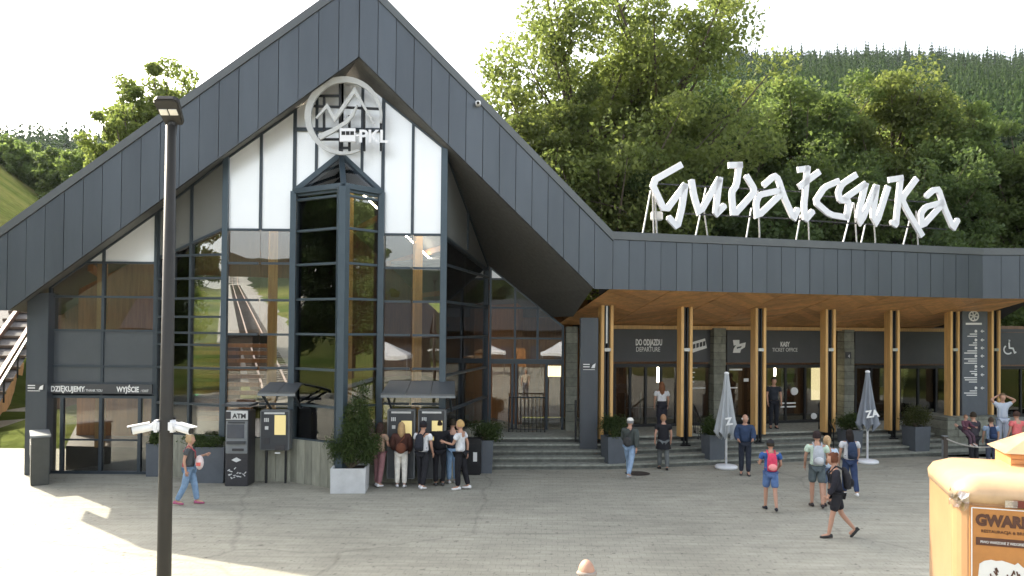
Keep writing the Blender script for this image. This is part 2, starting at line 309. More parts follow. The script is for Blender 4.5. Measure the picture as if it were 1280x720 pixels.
def m_pavers():
    m = bpy.data.materials.new('pavers'); t, b = nodes(m); N, L = t.nodes, t.links
    tc = N.new('ShaderNodeTexCoord'); mp = N.new('ShaderNodeMapping'); mp.inputs['Rotation'].default_value = (0, 0, R(3)); L.new(tc.outputs['Object'], mp.inputs[0])
    br = N.new('ShaderNodeTexBrick'); br.inputs['Scale'].default_value = 1.0; br.inputs['Brick Width'].default_value = 0.22; br.inputs['Row Height'].default_value = 0.20
    br.inputs['Mortar Size'].default_value = 0.006; br.inputs['Mortar Smooth'].default_value = 0.2; br.inputs['Bias'].default_value = 0.0; br.offset = 0.5
    br.inputs['Color1'].default_value = (0.372, 0.358, 0.292, 1); br.inputs['Color2'].default_value = (0.40, 0.385, 0.315, 1); br.inputs['Mortar'].default_value = (0.295, 0.283, 0.235, 1)
    L.new(mp.outputs[0], br.inputs['Vector'])
    def mul(src, scale, lo, hi, p0, p1, detail=7, st=None):
        nz = N.new('ShaderNodeTexNoise'); nz.inputs['Scale'].default_value = scale; nz.inputs['Detail'].default_value = detail; nz.inputs['Roughness'].default_value = 0.62
        if st: m2 = N.new('ShaderNodeMapping'); m2.inputs['Scale'].default_value = st; L.new(tc.outputs['Object'], m2.inputs[0]); L.new(m2.outputs[0], nz.inputs['Vector'])
        else: L.new(tc.outputs['Object'], nz.inputs['Vector'])
        mr = N.new('ShaderNodeMapRange'); mr.inputs['From Min'].default_value = p0; mr.inputs['From Max'].default_value = p1; mr.inputs['To Min'].default_value = lo; mr.inputs['To Max'].default_value = hi
        L.new(nz.outputs['Fac'], mr.inputs[0]); mx = N.new('ShaderNodeMix'); mx.data_type = 'RGBA'; mx.blend_type = 'MULTIPLY'; mx.inputs[0].default_value = 1
        L.new(src, mx.inputs[6]); L.new(mr.outputs[0], mx.inputs[7]); return mx.outputs[2]
    c = mul(br.outputs['Color'], 0.22, 0.76, 1.12, 0.3, 0.7); c = mul(c, 2.0, 0.80, 1.10, 0.3, 0.7, st=(0.35, 2.2, 1)); c = mul(c, 7, 0.45, 1.0, 0.32, 0.40); c = mul(c, 30, 0.88, 1.06, 0.3, 0.7)
    vo = N.new('ShaderNodeTexVoronoi'); vo.feature = 'DISTANCE_TO_EDGE'; vo.inputs['Scale'].default_value = 0.16; wn = N.new('ShaderNodeTexNoise'); wn.inputs['Scale'].default_value = 0.9; wn.inputs['Detail'].default_value = 6
    L.new(tc.outputs['Object'], wn.inputs['Vector']); va = N.new('ShaderNodeMix'); va.data_type = 'RGBA'; va.inputs[0].default_value = 0.35; L.new(tc.outputs['Object'], va.inputs[6]); L.new(wn.outputs['Color'], va.inputs[7]); L.new(va.outputs[2], vo.inputs['Vector'])
    cm = N.new('ShaderNodeMapRange'); cm.inputs['From Max'].default_value = 0.006; cm.inputs['To Min'].default_value = 0.80; L.new(vo.outputs['Distance'], cm.inputs[0]); mc = N.new('ShaderNodeMix'); mc.data_type = 'RGBA'; mc.blend_type = 'MULTIPLY'; mc.inputs[0].default_value = 1; L.new(c, mc.inputs[6]); L.new(cm.outputs[0], mc.inputs[7]); c = mc.outputs[2]
    L.new(c, b.inputs['Base Color']); b.inputs['Roughness'].default_value = 0.75; b.inputs['Specular IOR Level'].default_value = 0.35
    bp = N.new('ShaderNodeBump'); bp.inputs['Strength'].default_value = 0.22; bp.inputs['Distance'].default_value = 0.004; bp.invert = True; L.new(br.outputs['Fac'], bp.inputs['Height']); L.new(bp.outputs[0], b.inputs['Normal'])
    MATS['pavers'] = m
m_pavers()
struct(MB().add([(-34, -45, 0), (34, -45, 0), (34, 37, 0), (-4, 37, 0), (-4, 33, 0), (-19, 33, 0), (-24, 56, 0), (-34, 56, 0)], [(0, 1, 2, 3, 4, 5, 6, 7)]).build('plaza', 'pavers'))

# ================================================================== STATION BUILDING
A = (-4.02, 20.6); Lf = (-14.08, 21.6); J = (2.875, 23.0); K = (15.6, 26.55); K2 = (22.0, 26.2)
D = Vector((-0.39, 0.921, 0)).normalized()
ZA_o, ZA_i, ZL_o, ZL_i, ZJ_o, ZJ_i = 13.39, 11.18, 6.60, 4.55, 6.98, 5.34
def lerp2(p, q, t): return (p[0] + (q[0] - p[0]) * t, p[1] + (q[1] - p[1]) * t)
LI = lerp2(A, Lf, 0.948)                                        # foot of the gable's inner edge, left
JI = lerp2(A, J, 0.92)                                          # ... right
def soffit(X, Y):
    def sol(e, dz):
        det = e[0] * D.y - e[1] * D.x; s = ((X - A[0]) * D.y - (Y - A[1]) * D.x) / det; return s, ZA_i + s * dz
    s, z = sol((LI[0] - A[0], LI[1] - A[1]), ZL_i - ZA_i)
    if s >= 0: return z
    s, z = sol((JI[0] - A[0], JI[1] - A[1]), ZJ_i - ZA_i); return z
ST = thing('funicular_station', 'dark slate-clad mountain railway station with tall glazed gable and timber-columned wing', 'building', (-2, 23, 0))
def sub(name, mats, mb, parent=ST, **k): return mb.build(name, mats, parent, **k)
def v3(p, z): return Vector((p[0], p[1], z))
# roof shell
def shell(p_o, zo, p_i, zi, ext=1.0, back=0.05, ln=17.0):
    mb = MB(); b = D * back
    o = [v3(A, ZA_o - 0.04), v3(p_o, zo - 0.04), v3(lerp2(A, p_i, ext), ZA_i + (zi - ZA_i) * ext), v3(A, ZA_i)]
    mb.prism([q + b for q in o], D * ln); return mb
sub('roof_slope', ['soffit_dark'], shell(Lf, ZL_o, LI, ZL_i, 1.0))
sub('roof_slope', ['soffit_dark'], shell(J, ZJ_o, JI, ZJ_i, 1.0))
MB().prism([v3(lerp2(A, JI, t), ZA_i + (ZJ_i - ZA_i) * t + .006) + D * d for t, d in ((.93, .08), (1.0, .08), (1.13, 3.0), (1.13, 14), (.93, 14))], (0, 0, .25)).build('roof_slope', 'soffit_dark', ST)
# fascia claddings: panels between the outer and inner edge lines
def fascia(p, zpo, zpi, q, zqo, zqi, wdt, name='gable_fascia', trim=0.26, t_in=None, first=0.0):
    """p: start plan point (upper), q: end; inner edge may stop at t_in and run level from there"""
    P, Q = Vector((*p, 0)), Vector((*q, 0)); Ln = (Q - P).length; e = (Q - P) / Ln; n = Vector((e.y, -e.x, 0))
    if n.y > 0: n = -n
    def zo(s): return zpo + (zqo - zpo) * s / Ln
    def zi(s):
        if t_in: return zpi + (zqi - zpi) * min(1, s / (Ln * t_in))
        return zpi + (zqi - zpi) * s / Ln
    def at(s, z, d=0): return P + e * s + n * d + Vector((0, 0, z))
    mb = MB(); ss = [0] + ([Ln * t_in] if t_in else []) + [Ln]
    for a, b in zip(ss, ss[1:]): mb.prism([at(a, zi(a) + .01), at(b, zi(b) + .01), at(b, zo(b) - .02), at(a, zo(a) - .02)], -n * 0.06)
    back = sub(name, 'dark_backing', mb)
    cuts = [0.0]; s = wdt * (first if first else 1)
    while s < Ln - 0.12: cuts.append(s); s += wdt
    cuts.append(Ln)
    rng = random.Random(len(name) + int(Ln * 10))
    for a, b in zip(cuts, cuts[1:]):
        a2, b2 = a + 0.008, b - 0.008; kn = [a2] + ([Ln * t_in] if t_in and a2 < Ln * t_in < b2 else []) + [b2]
        pr = 0.03 + rng.uniform(-.006, .006)
        lo = [at(k, zi(k)) for k in kn]; hi = [at(k, zo(k) - trim) for k in kn[::-1]]
        MB().prism(lo + hi, n * pr).build('cladding_panel', 'slate_metal', back)
    mb = MB(); mb.prism([at(-.02, zo(0) - trim + .015), at(Ln, zo(Ln) - trim + .015), at(Ln, zo(Ln)), at(-.02, zo(0))], n * 0.07)
    mb.prism([at(-.02, zo(0) - 0.03), at(Ln, zo(Ln) - 0.03), at(Ln, zo(Ln) + .03), at(-.02, zo(0) + .03)], -n * 0.30)
    mb.build('edge_trim', 'slate_trim', back); return e, n
fascia(A, ZA_o, ZA_i, Lf, ZL_o, ZL_i, 0.535, t_in=0.948)
fascia(A, ZA_o, ZA_i, J, ZJ_o, ZJ_i, 0.48, t_in=0.92)
eW, nW = fascia(J, ZJ_o, ZJ_i, K, ZJ_o - .01, ZJ_i - .02, 0.505, 'canopy_fascia', 0.22)
fascia(K, ZJ_o - .01, ZJ_i - .02, K2, ZJ_o - .01, ZJ_i - .02, 0.6, 'canopy_fascia', 0.22)
# left end of the gable: short level return towards the rails
MB().prism([v3(Lf, ZL_i), v3(Lf, ZL_o - .02), v3(Lf, ZL_o - .02) + D * 1.0, v3(Lf, ZL_i) + D * 1.0], Vector((-.05, 0, 0))).build('end_cladding', 'slate_metal', ST)

# --- glazing
FBY = 21.7; LSY = 22.5; RSY = 27.3
def plan(px, Y): return ((px - 640) / F * Y, Y)
def clip(poly, f):
    out = []
    for i in range(len(poly)):
        a, b = poly[i], poly[(i + 1) % len(poly)]; fa, fb = f(a), f(b)
        if fa >= 0: out.append(a)
        if fa * fb < 0: t = fa / (fa - fb); out.append((a[0] + (b[0] - a[0]) * t, a[1] + (b[1] - a[1]) * t))
    return out
def area(p): return abs(sum(p[i][0] * p[(i + 1) % len(p)][1] - p[(i + 1) % len(p)][0] * p[i][1] for i in range(len(p)))) / 2
def bay(name, p, q, ms, ts, zb, rule, mul_w=0.075, top=None, low=None, frame='mullion', depth=0.12, vmul=None):
    """upright glazed bay from plan p to q; ms: fractions of mullions; ts: transom heights; rule(i,j,zmid)->material"""
    P, Q = Vector((*p, 0)), Vector((*q, 0)); Ln = (Q - P).length; e = (Q - P) / Ln; n = Vector((e.y, -e.x, 0))
    topz = top or (lambda s: soffit(*(P + e * s).xy) + 0.03)
    at = lambda s, z, d=0: P + e * s + n * d + Vector((0, 0, z))
    mb = MB(); zs = [zb] + list(ts) + [99]; sx = [Ln * m for m in ms]
    for i, s in enumerate(sx):
        z0 = zb if not (vmul and i in vmul) else vmul[i]
        if topz(s) > z0 + 0.05: mb.prism([at(s - mul_w / 2, z0), at(s + mul_w / 2, z0), at(s + mul_w / 2, topz(s + mul_w / 2)), at(s - mul_w / 2, topz(s - mul_w / 2))], -n * depth)
    hh = 0.06
    for z in [zb] + list(ts):
        # transom pieces between mullions, trimmed by the sloping top
        for a, b in zip(sx, sx[1:]):
            poly = clip([(a + mul_w / 2, z - hh / 2), (b - mul_w / 2, z - hh / 2), (b - mul_w / 2, z + hh / 2), (a + mul_w / 2, z + hh / 2)], lambda w_: topz(w_[0]) - w_[1])
            if len(poly) > 2 and area(poly) > 1e-4: mb.prism([at(s, zz, -0.004) for s, zz in poly], -n * (depth - 0.01))
    # sloping head member
    zt = [(s, topz(s)) for s in (sx[0], sx[-1])]
    mb.prism([at(sx[0], zt[0][1] - 0.09, -0.006), at(sx[-1], zt[1][1] - 0.09, -0.006), at(sx[-1], zt[1][1], -0.006), at(sx[0], zt[0][1], -0.006)], -n * (depth - 0.012))
    if low:
        (ls0, lz0), (ls1, lz1) = low; f_ = lambda s: lz0 + (lz1 - lz0) * (s - ls0) / (ls1 - ls0)
        mb.prism([at(sx[0], f_(sx[0]) - .035, -.005), at(sx[-1], f_(sx[-1]) - .035, -.005), at(sx[-1], f_(sx[-1]) + .035, -.005), at(sx[0], f_(sx[0]) + .035, -.005)], -n * (depth - .02))
    fr = mb.build(name, frame, ST)
    for i, (a, b) in enumerate(zip(sx, sx[1:])):
        for j, (z0, z1) in enumerate(zip(zs, zs[1:])):
            poly = clip([(a + .005, z0 + .004), (b - .005, z0 + .004), (b - .005, z1 - .004), (a + .005, z1 - .004)], lambda w_: topz(w_[0]) - .02 - w_[1])
            parts = [poly]
            if low:
                parts = [clip(poly, lambda w_: f_(w_[0]) - w_[1]) if len(poly) > 2 else [], clip(poly, lambda w_: w_[1] - f_(w_[0])) if len(poly) > 2 else []]
            for k, pp in enumerate(parts):
                if len(pp) < 3 or area(pp) < 0.01: continue
                mt = rule(i, j, 0.5 * (z0 + min(z1, 12)), k)
                if mt is None: continue
                nm = {'glass': 'glass_pane', 'glass_dark': 'glass_pane'}.get(mt, 'infill_panel')
                dd = 0.06 if 'glass' in mt else 0.05
                MB().prism([at(s, zz, -dd) for s, zz in pp], -n * 0.015).build(nm, mt, fr)
    return fr, e, n, P
Z = lambda px, py, Y: zrow(px, py, 0, Y)
# left section with the exit doors
lp, lq = plan(62, LSY), plan(193, LSY)
ls, e0, n0, P0 = bay('left_glazing', lp, lq, [0, 0.505, 1.0], [Z(128, r, LSY) for r in (493, 479, 458, 413, 371, 328)], Z(128, 493, LSY) - 0.001,
    lambda i, j, z, k: None if j == 0 else ('white_panel' if j == 6 else ('glass' if j in (4, 5) else 'opaque_panel')))
# exit doors
zh = Z(128, 493, LSY)
dr = MB(); w62 = lq[0] - lp[0]
for f_ in (0.0, 0.13, 0.5, 0.87, 1.0): dr.box((lp[0] + f_ * w62, LSY + .06, zh / 2), (0.09, 0.11, zh - 0.05))
dr.box((lp[0] + w62 / 2, LSY + .06, zh - .06), (w62, 0.10, 0.10)); dr.box((lp[0] + w62 / 2, LSY + .06, .04), (w62, .10, .08))
drf = dr.build('exit_door_frame', 'mullion', ST)
for a, b, nm in ((0.01, .12, 'side_light'), (.14, .49, 'door_leaf'), (.51, .86, 'door_leaf'), (.88, .99, 'side_light')):
    x0, x1 = lp[0] + a * w62 + .04, lp[0] + b * w62 - .04
    MB().box(((x0 + x1) / 2, LSY + .07, zh / 2), (x1 - x0, .015, zh - .15)).build(nm, 'glass', drf)
    if nm == 'door_leaf':
        MB().box(((x0 + x1) / 2, LSY + .055, .95), (x1 - x0, .02, .05)).build('push_bar', 'mullion', drf)
# sign band over the exit doors
sb = MB().box(((lp[0] + lq[0]) / 2, LSY - .03, (Z(128, 479, LSY) + zh) / 2), (w62 - .02, .05, Z(128, 481, LSY) - Z(128, 493, LSY))).build('sign_band', 'sign_board', ST)
zb_ = Z(128, 489.5, LSY)
text('DZIĘKUJEMY', (PY(86, 486, LSY).x, LSY - .058, zb_), 0.21, parent=sb, bold=.006, width=0.95)
text('/ THANK YOU', (PY(118, 486, LSY).x, LSY - .058, zb_), 0.10, parent=sb, width=0.5)
text('WYJŚCIE', (PY(161, 486, LSY).x, LSY - .058, zb_), 0.21, parent=sb, bold=.006, width=0.63)
text('/ EXIT', (PY(182, 486, LSY).x, LSY - .058, zb_), 0.10, parent=sb, width=0.22)
# corner columns of the gable
def corner_col(px0, px1, Y, zb, name='corner_column', dp=0.5):
    a, b = plan(px0, Y), plan(px1, Y); cx = (a[0] + b[0]) / 2
    zt = min(soffit(a[0], Y), soffit(b[0], Y)) + 0.25
    return MB().box((cx, Y + dp / 2, (zb + zt) / 2), (b[0] - a[0], dp, zt - zb)).build(name, 'slate_metal', ST, bevel=0.01)
cl = corner_col(33.5, 60.5, LSY - 0.25, 0.0)
plate = MB().box((PY(45, 483, LSY - .25).x, LSY - .265, Z(45, 483, LSY)), (0.48, .02, .17)).build('sign_plate', 'sign_board', ST)
for r_, wd_ in ((481, .2), (484, .2), (487.5, .34)): MB().box((PY(40, 483, 22.25).x + (wd_ - .2) / 2, LSY - .279, Z(45, r_, LSY)), (wd_, .006, .028 if wd_ < .3 else .016)).build('print_line', 'print_white', plate)
MB().prism([(PY(49, 485, 22.25).x, LSY - .279, Z(45, 486, LSY)), (PY(54, 485, 22.25).x, LSY - .279, Z(45, 486, LSY)), (PY(55, 480, 22.25).x, LSY - .279, Z(45, 480, LSY)), (PY(51, 480, 22.25).x, LSY - .279, Z(45, 482, LSY))], (0, -.004, 0)).build('pictogram', 'print_white', plate)
# splayed left facet
fl, fr_ = plan(195, LSY), plan(280, FBY)
zc = 1.16
LnF = math.dist(fl, fr_)
bay('left_facet_glazing', fl, fr_, [0.01, 0.24, 0.5, 0.985], [Z(240, r, 22.1) for r in (505, 460, 431, 416, 396, 373, 348, 319)], zc,
    lambda i, j, z, k: 'grey_panel' if k == 1 else 'glass', low=((LnF * .2, Z(215, 316, 22.3)), (LnF, Z(277, 284, 21.7))), vmul={1: 4.9, 2: 1.2})
# bay front, left and right of the prow
SH_L, SH_R = plan(366, FBY), plan(476, FBY); PK = plan(424, FBY); PT = plan(427.5, FBY - 1.0)
zpk = Z(423, 193, FBY); zsh = Z(420, 240, FBY); zpost = zsh - 0.05
tsF = [Z(324, r, FBY) for r in (505, 460, 418, 375, 329, 287)]
rF = lambda i, j, z, k: 'white_panel' if j == 6 else 'glass'
zw = tsF[-1]
bay('front_glazing', plan(281, FBY), SH_L, [0.0, 0.5, 0.99], tsF, zc, rF, vmul={1: zw})
tsR = [Z(513, r, FBY) for r in (505, 461, 419, 377, 335, 293)]
bay('front_glazing', SH_R, plan(552, FBY), [0.01, 0.5, 1.0], tsR, zc, rF, vmul={1: tsR[-1]})
# white gable field over the prow: left and right of the peak
def field(p0, z0, p1, z1, tops):
    fr = MB(); P, Q = Vector((*p0, 0)), Vector((*p1, 0)); Ln = (Q - P).length; e = (Q - P) / Ln; n = Vector((e.y, -e.x, 0))
    at = lambda s, z, d=0: P + e * s + n * d + Vector((0, 0, z)); tz = lambda s: soffit(*(P + e * s).xy)
    fl_ = lambda s: z0 + (z1 - z0) * s / Ln
    zr = Z(400, 162, FBY); rows = [(-9, zr), (zr, 99)]
    fr.bar(at(0, fl_(0)), at(Ln, fl_(Ln)), .1, .08, upv=(0, -1, 0)); fr.bar(at(0, zr), at(Ln, zr), .1, .07, upv=(0, -1, 0))
    f2 = fr.build('gable_glazing_frame', 'mullion', ST)
    for a, b in tops:
        for lo, hi in rows:
            pl = clip([(a * Ln + .03, lo), (b * Ln - .03, lo), (b * Ln - .03, hi), (a * Ln + .03, hi)], lambda w_: w_[1] - fl_(w_[0]))
            if len(pl) > 2: pl = clip(pl, lambda w_: tz(w_[0]) - .02 - w_[1])
            if len(pl) > 2 and area(pl) > .01: MB().prism([at(s, z, -.05) for s, z in pl], -n * .015).build('infill_panel', 'white_panel', f2)
    mb = MB()
    for t in sorted(set([x for ab in tops for x in ab])):
        s = t * Ln; mb.prism([at(s - .035, fl_(s), .003), at(s + .035, fl_(s), .003), at(s + .035, tz(s), .003), at(s - .035, tz(s), .003)], -n * .1)
    mb.build('mullion', 'mullion', f2)
field(SH_L, zsh + .03, PK, zpk, [(0.0, 0.46), (0.46, 1.0)])
field(PK, zpk, SH_R, zsh + .03, [(0.0, 0.5), (0.5, 1.0)])
# the prow
def prow_top(zA, zB, Ln): return lambda s: zA + (zB - zA) * s / Ln
for a, b, fx in ((SH_L, PT, 408), (PT, SH_R, 450)):
    Ln = math.dist(a, b)
    bay('prow_glazing', a, b, [0.02, 0.98], [Z(fx, r, FBY - .5) for r in (508, 462, 418, 374, 330, 287, 247)], zc, lambda i, j, z, k: 'glass', top=lambda s: zpost, frame='post_blue')
MB().tube([(*PT, 0), (*PT, zpost + .02)], 0.17, 6).build('prow_post', 'post_blue', ST)
for p in (SH_L, SH_R): MB().box((p[0], p[1] - .03, (zc + zsh) / 2), (0.16, .16, zsh - zc)).build('prow_post', 'post_blue', ST)
pk3, pt3, sl3, sr3 = Vector((*PK, zpk)), Vector((*PT, zpost + .05)), Vector((*SH_L, zsh)), Vector((*SH_R, zsh))
pr = MB(); pr.bar(pk3, pt3, .14, .10); pr.bar(pk3, sl3, .14, .12, upv=(0, -1, 0)); pr.bar(pk3, sr3, .14, .12, upv=(0, -1, 0)); pr.bar(sl3, pt3, .16, .14); pr.bar(pt3, sr3, .16, .14)
prw = pr.build('prow_roof_frame', 'post_blue', ST)
for a, b in ((sl3, pt3), (pt3, sr3)): MB().prism([pk3, a, b], Vector((0, .02, -.02))).build('glass_pane', 'glass', prw)
# splayed right facet
rl, rr = plan(555, FBY), plan(611, RSY); LnR = math.dist(rl, rr)
def zl(px, py, p, q): return PL(px, py, p, q).z
s_at = lambda px: (PL(px, 400, rl, rr).xy - Vector(rl)).length
bay('right_facet_glazing', rl, rr, [0.005, s_at(585) / LnR, .99], [zl(590, r, rl, rr) for r in (503, 463, 421, 381, 340)], 0.75,
    lambda i, j, z, k: 'grey_panel' if k == 1 else 'glass', low=((s_at(558), zl(558, 296, rl, rr)), (s_at(610), zl(610, 337, rl, rr))), vmul={1: zl(585, 312, rl, rr)})
MB().box((rl[0] - .02, rl[1] + .02, (soffit(*rl) + zc) / 2), (.16, .16, soffit(*rl) - zc)).build('bay_post', 'post_blue', ST)
MB().box((plan(281, FBY)[0] - .02, FBY + .02, (soffit(*plan(281, FBY)) + zc) / 2), (.15, .16, soffit(*plan(281, FBY)) - zc)).build('bay_post', 'post_blue', ST)
# right section over the side doors
PZ = 0.75
ra, rb = plan(613, RSY), plan(704, RSY)
bay('right_glazing', ra, rb, [0, .34, .65, 1.0], [Z(660, r, RSY) for r in (452, 423, 385, 349)], Z(660, 452, RSY) - .001,
    lambda i, j, z, k: None if j == 0 else ('white_panel' if j == 4 else 'glass'))
zd = Z(660, 452, RSY)
d2 = MB(); wR = rb[0] - ra[0]
for f_ in (0, .31, .36, .78, 1.0): d2.box((ra[0] + f_ * wR, RSY + .06, (zd + PZ) / 2), (.09, .12, zd - PZ))
d2.box((ra[0] + wR / 2, RSY + .06, zd), (wR, .13, .16)); d2f = d2.build('side_door_frame', 'mullion', ST)
for a, b in ((.02, .29), (.38, .76), (.80, .98)):
    x0, x1 = ra[0] + a * wR + .03, ra[0] + b * wR - .03
    MB().box(((x0 + x1) / 2, RSY + .07, (zd + PZ) / 2), (x1 - x0, .015, zd - PZ - .1)).build('door_leaf', 'glass', d2f)
MB().prism([(-1.2, 31.2, .75), (3.4, 31.2, .75), (3.4, 31.2, 5.2), (-1.2, 31.2, 6.4)], (0, .15, 0)).build('hall_wall', 'timber_brown', ST)
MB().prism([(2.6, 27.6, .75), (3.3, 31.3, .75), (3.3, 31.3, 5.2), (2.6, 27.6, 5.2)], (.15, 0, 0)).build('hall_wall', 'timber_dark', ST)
lp2 = PY(693, 464, RSY + 1.2)
pst = MB().box((lp2.x, RSY + 1.2, lp2.z), (.45, .03, .38)).build('lit_poster', 'poster_lit', ST)
# board-marked concrete base under the bay
def boards(p, q, z0, z1, wb=0.28):
    P, Q = Vector((*p, 0)), Vector((*q, 0)); Ln = (Q - P).length; e = (Q - P) / Ln; n = Vector((e.y, -e.x, 0)); rng = random.Random(int(Ln * 100))
    bk = MB().prism([P + e * 0 + n * 0.0, Q + n * 0.0, Q + Vector((0, 0, z1 - .02)), P + Vector((0, 0, z1 - .02))], -n * .3).build('concrete_base', 'mortar', ST)
    s = 0
    while s < Ln - .05:
        b = min(Ln, s + wb * rng.uniform(.85, 1.15)); b = Ln if Ln - b < .08 else b
        MB().prism([P + e * (s + .006), P + e * (b - .006), P + e * (b - .006) + Vector((0, 0, z1)), P + e * (s + .006) + Vector((0, 0, z1))], n * (.03 + rng.uniform(0, .015))).build('concrete_board', 'concrete_board', bk); s = b
boards(fl, fr_, 0, zc); boards(plan(281, FBY), SH_L, 0, zc); boards(SH_L, PT, 0, zc); boards(PT, SH_R, 0, zc); boards(SH_R, plan(552, FBY), 0, zc)
boards(plan(553, FBY), (plan(553, FBY)[0] + .9, 25.6), 0, zc)

# --- interior seen through the glass
MB().prism([(lp[0] + .3, LSY + .4, .02), (-7.2, FBY + .7, .02), (-2.2, FBY + .7, .02), (0.2, 30, .02), (-1, 36, .02), (-19, 36, .02)], (0, 0, .70)).build('interior_floor', 'interior_floor', ST)
rw = MB(); # right timber wall of the hall, running back
a0, a1 = Vector((0.2, 28.6, .75)), Vector((0.2, 28.6, 0.75)) + D * 9
rw.prism([a0, a1, a1 + Vector((0, 0, 5.0)), a0 + Vector((0, 0, 5.2))], (.2, .05, 0)); rw.build('hall_wall', 'timber_brown', ST)
MB().prism([(-10.3, LSY + 2.6, 0), (lp[0] - .6, LSY + 2.6, 0), (lp[0] - .6, LSY + 2.6, 5.3), (-10.3, LSY + 2.6, 7.0)], (0, .15, 0)).build('hall_wall', 'timber_brown', ST)
bk0 = Vector((A[0], A[1], 0)) + D * 15.5; ex = Vector((D.y, -D.x, 0))
for a, b, z0, z1 in ((-6.4, 0, 6.3, 12.0), (0, 5.5, 6.3, 12), (1.0, 5.5, .72, 6.3), (5.5, 9.5, .72, 6.3), (-8.5, -6.4, .72, 12)):
    q0, q1 = bk0 + ex * a, bk0 + ex * b
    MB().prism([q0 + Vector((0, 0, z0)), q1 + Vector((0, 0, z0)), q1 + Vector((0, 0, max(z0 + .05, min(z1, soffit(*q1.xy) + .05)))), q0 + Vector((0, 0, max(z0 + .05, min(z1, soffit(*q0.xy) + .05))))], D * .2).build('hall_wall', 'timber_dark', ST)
for k in range(6):                                              # timber frame posts and rafters inside
    c = Vector((A[0], A[1], 0)) + D * (5.0 + 0.1 * k) + ex * (-6.2 + k * 2.35)
    if abs(-6.2 + k * 2.35) < .1 or k in (1,): continue
    zt = soffit(c.x, c.y) - .02
    MB().box((c.x, c.y, (zt + .72) / 2), (.26, .26, zt - .72), rz=math.atan2(ex.y, ex.x)).build('timber_post', 'timber_gold', ST)
for k in range(9):
    s = -6.6 + k * 1.6; c0 = Vector((A[0], A[1], 0)) + D * (5.5 if s < -3.5 else 3.2 if s < 3 else 6.0) + ex * s; c1 = c0 + D * 9
    z0, z1 = soffit(c0.x, c0.y) - .13, soffit(c1.x, c1.y) - .13
    pass
    MB().bar(c0 + D * .5 + Vector((0, 0, z0 + .02)), c1 + Vector((0, 0, z1 + .02)), .14, .20).build('rafter', 'timber_brown', ST)
for dd in (4.6, 8.5):
    for s_ in (-4.6, -3.0, -1.4, 0.6, 2.0, 3.4):
        q0 = Vector((A[0], A[1], 0)) + D * dd + ex * s_; q1 = q0 + ex * 1.15
        if soffit(*q0.xy) > 4.5 and soffit(*q1.xy) > 4.5: MB().bar(q0 + Vector((0, 0, soffit(*q0.xy) - .4)), q1 + Vector((0, 0, soffit(*q1.xy) - .4)), .06, .04).build('strip_light', 'led', ST)
# slatted boarding platforms beside the rails
def slats(pxa, pxb, rows, Y, mat, name='platform_slat'):
    x0, x1 = PY(pxa, 450, Y).x, PY(pxb, 450, Y).x
    for i, r_ in enumerate(rows): MB().box(((x0 + x1) / 2, Y + .28 * (len(rows) - i), Z(250, r_, Y)), (x1 - x0, .30, .13)).build(name, mat, ST)
slats(190, 308, [r_ for r_ in range(434, 530, 10)], 26.0, 'timber_brown'); slats(386, 423, [r_ for r_ in range(420, 500, 10)], 28.0, 'timber_brown')
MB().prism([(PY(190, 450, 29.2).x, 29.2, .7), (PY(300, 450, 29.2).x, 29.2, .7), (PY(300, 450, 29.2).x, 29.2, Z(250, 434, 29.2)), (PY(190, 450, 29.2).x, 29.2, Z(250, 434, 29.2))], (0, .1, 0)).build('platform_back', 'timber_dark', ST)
MB().prism([PY(371, 418, 31.5), PY(377, 414, 31.5), PY(402, 480, 27.5), PY(400, 505, 27.0), PY(383, 482, 28.5)], (.06, .03, 0)).build('platform_parapet', 'concrete_light', ST)
MB().bar(PY(371, 470, 27.0), PY(415, 560, 24.5), .06, .06).build('platform_handrail', 'steel', ST)
MB().box((PY(313, 424, 30).x, 30, PY(313, 424, 30).z), (1.9, .25, .36)).build('signal_beam', 'black_steel', ST)
MB().box((PY(241, 492, 27).x, 27, PY(228, 492, 27).z), (.3, .05, .1)).build('exit_light', 'sign_green', ST)

# --- right-hand dark column of the gable
cd0 = corner_col(726, 748, 25.0, .40, dp=.45)
plate = MB().box((PY(737, 458, 24.98).x, 24.985, Z(737, 458, 25)), (.46, .02, .18)).build('sign_plate', 'sign_board', ST)
for r_, wd_ in ((455.5, .2), (458.5, .2), (462, .36)): MB().box((PY(733, 458, 24.97).x + (wd_ - .2) / 2, 24.972, Z(737, r_, 25)), (wd_, .006, .03 if wd_ < .3 else .016)).build('print_line', 'print_white', plate)
MB().prism([(PY(739, 460, 24.97).x, 24.973, Z(737, 460, 25)), (PY(743.5, 460, 24.97).x, 24.973, Z(737, 460, 25)), (PY(744.5, 454, 24.97).x, 24.973, Z(737, 454, 25)), (PY(741, 456, 24.97).x, 24.973, Z(737, 456, 25))], (0, -.004, 0)).build('pictogram', 'print_white', plate)
MB().tube([PY(719.5, 552, 25.2), PY(719.5, 500, 25.2)], .03, 6).build('stair_post', 'black_steel', ST)

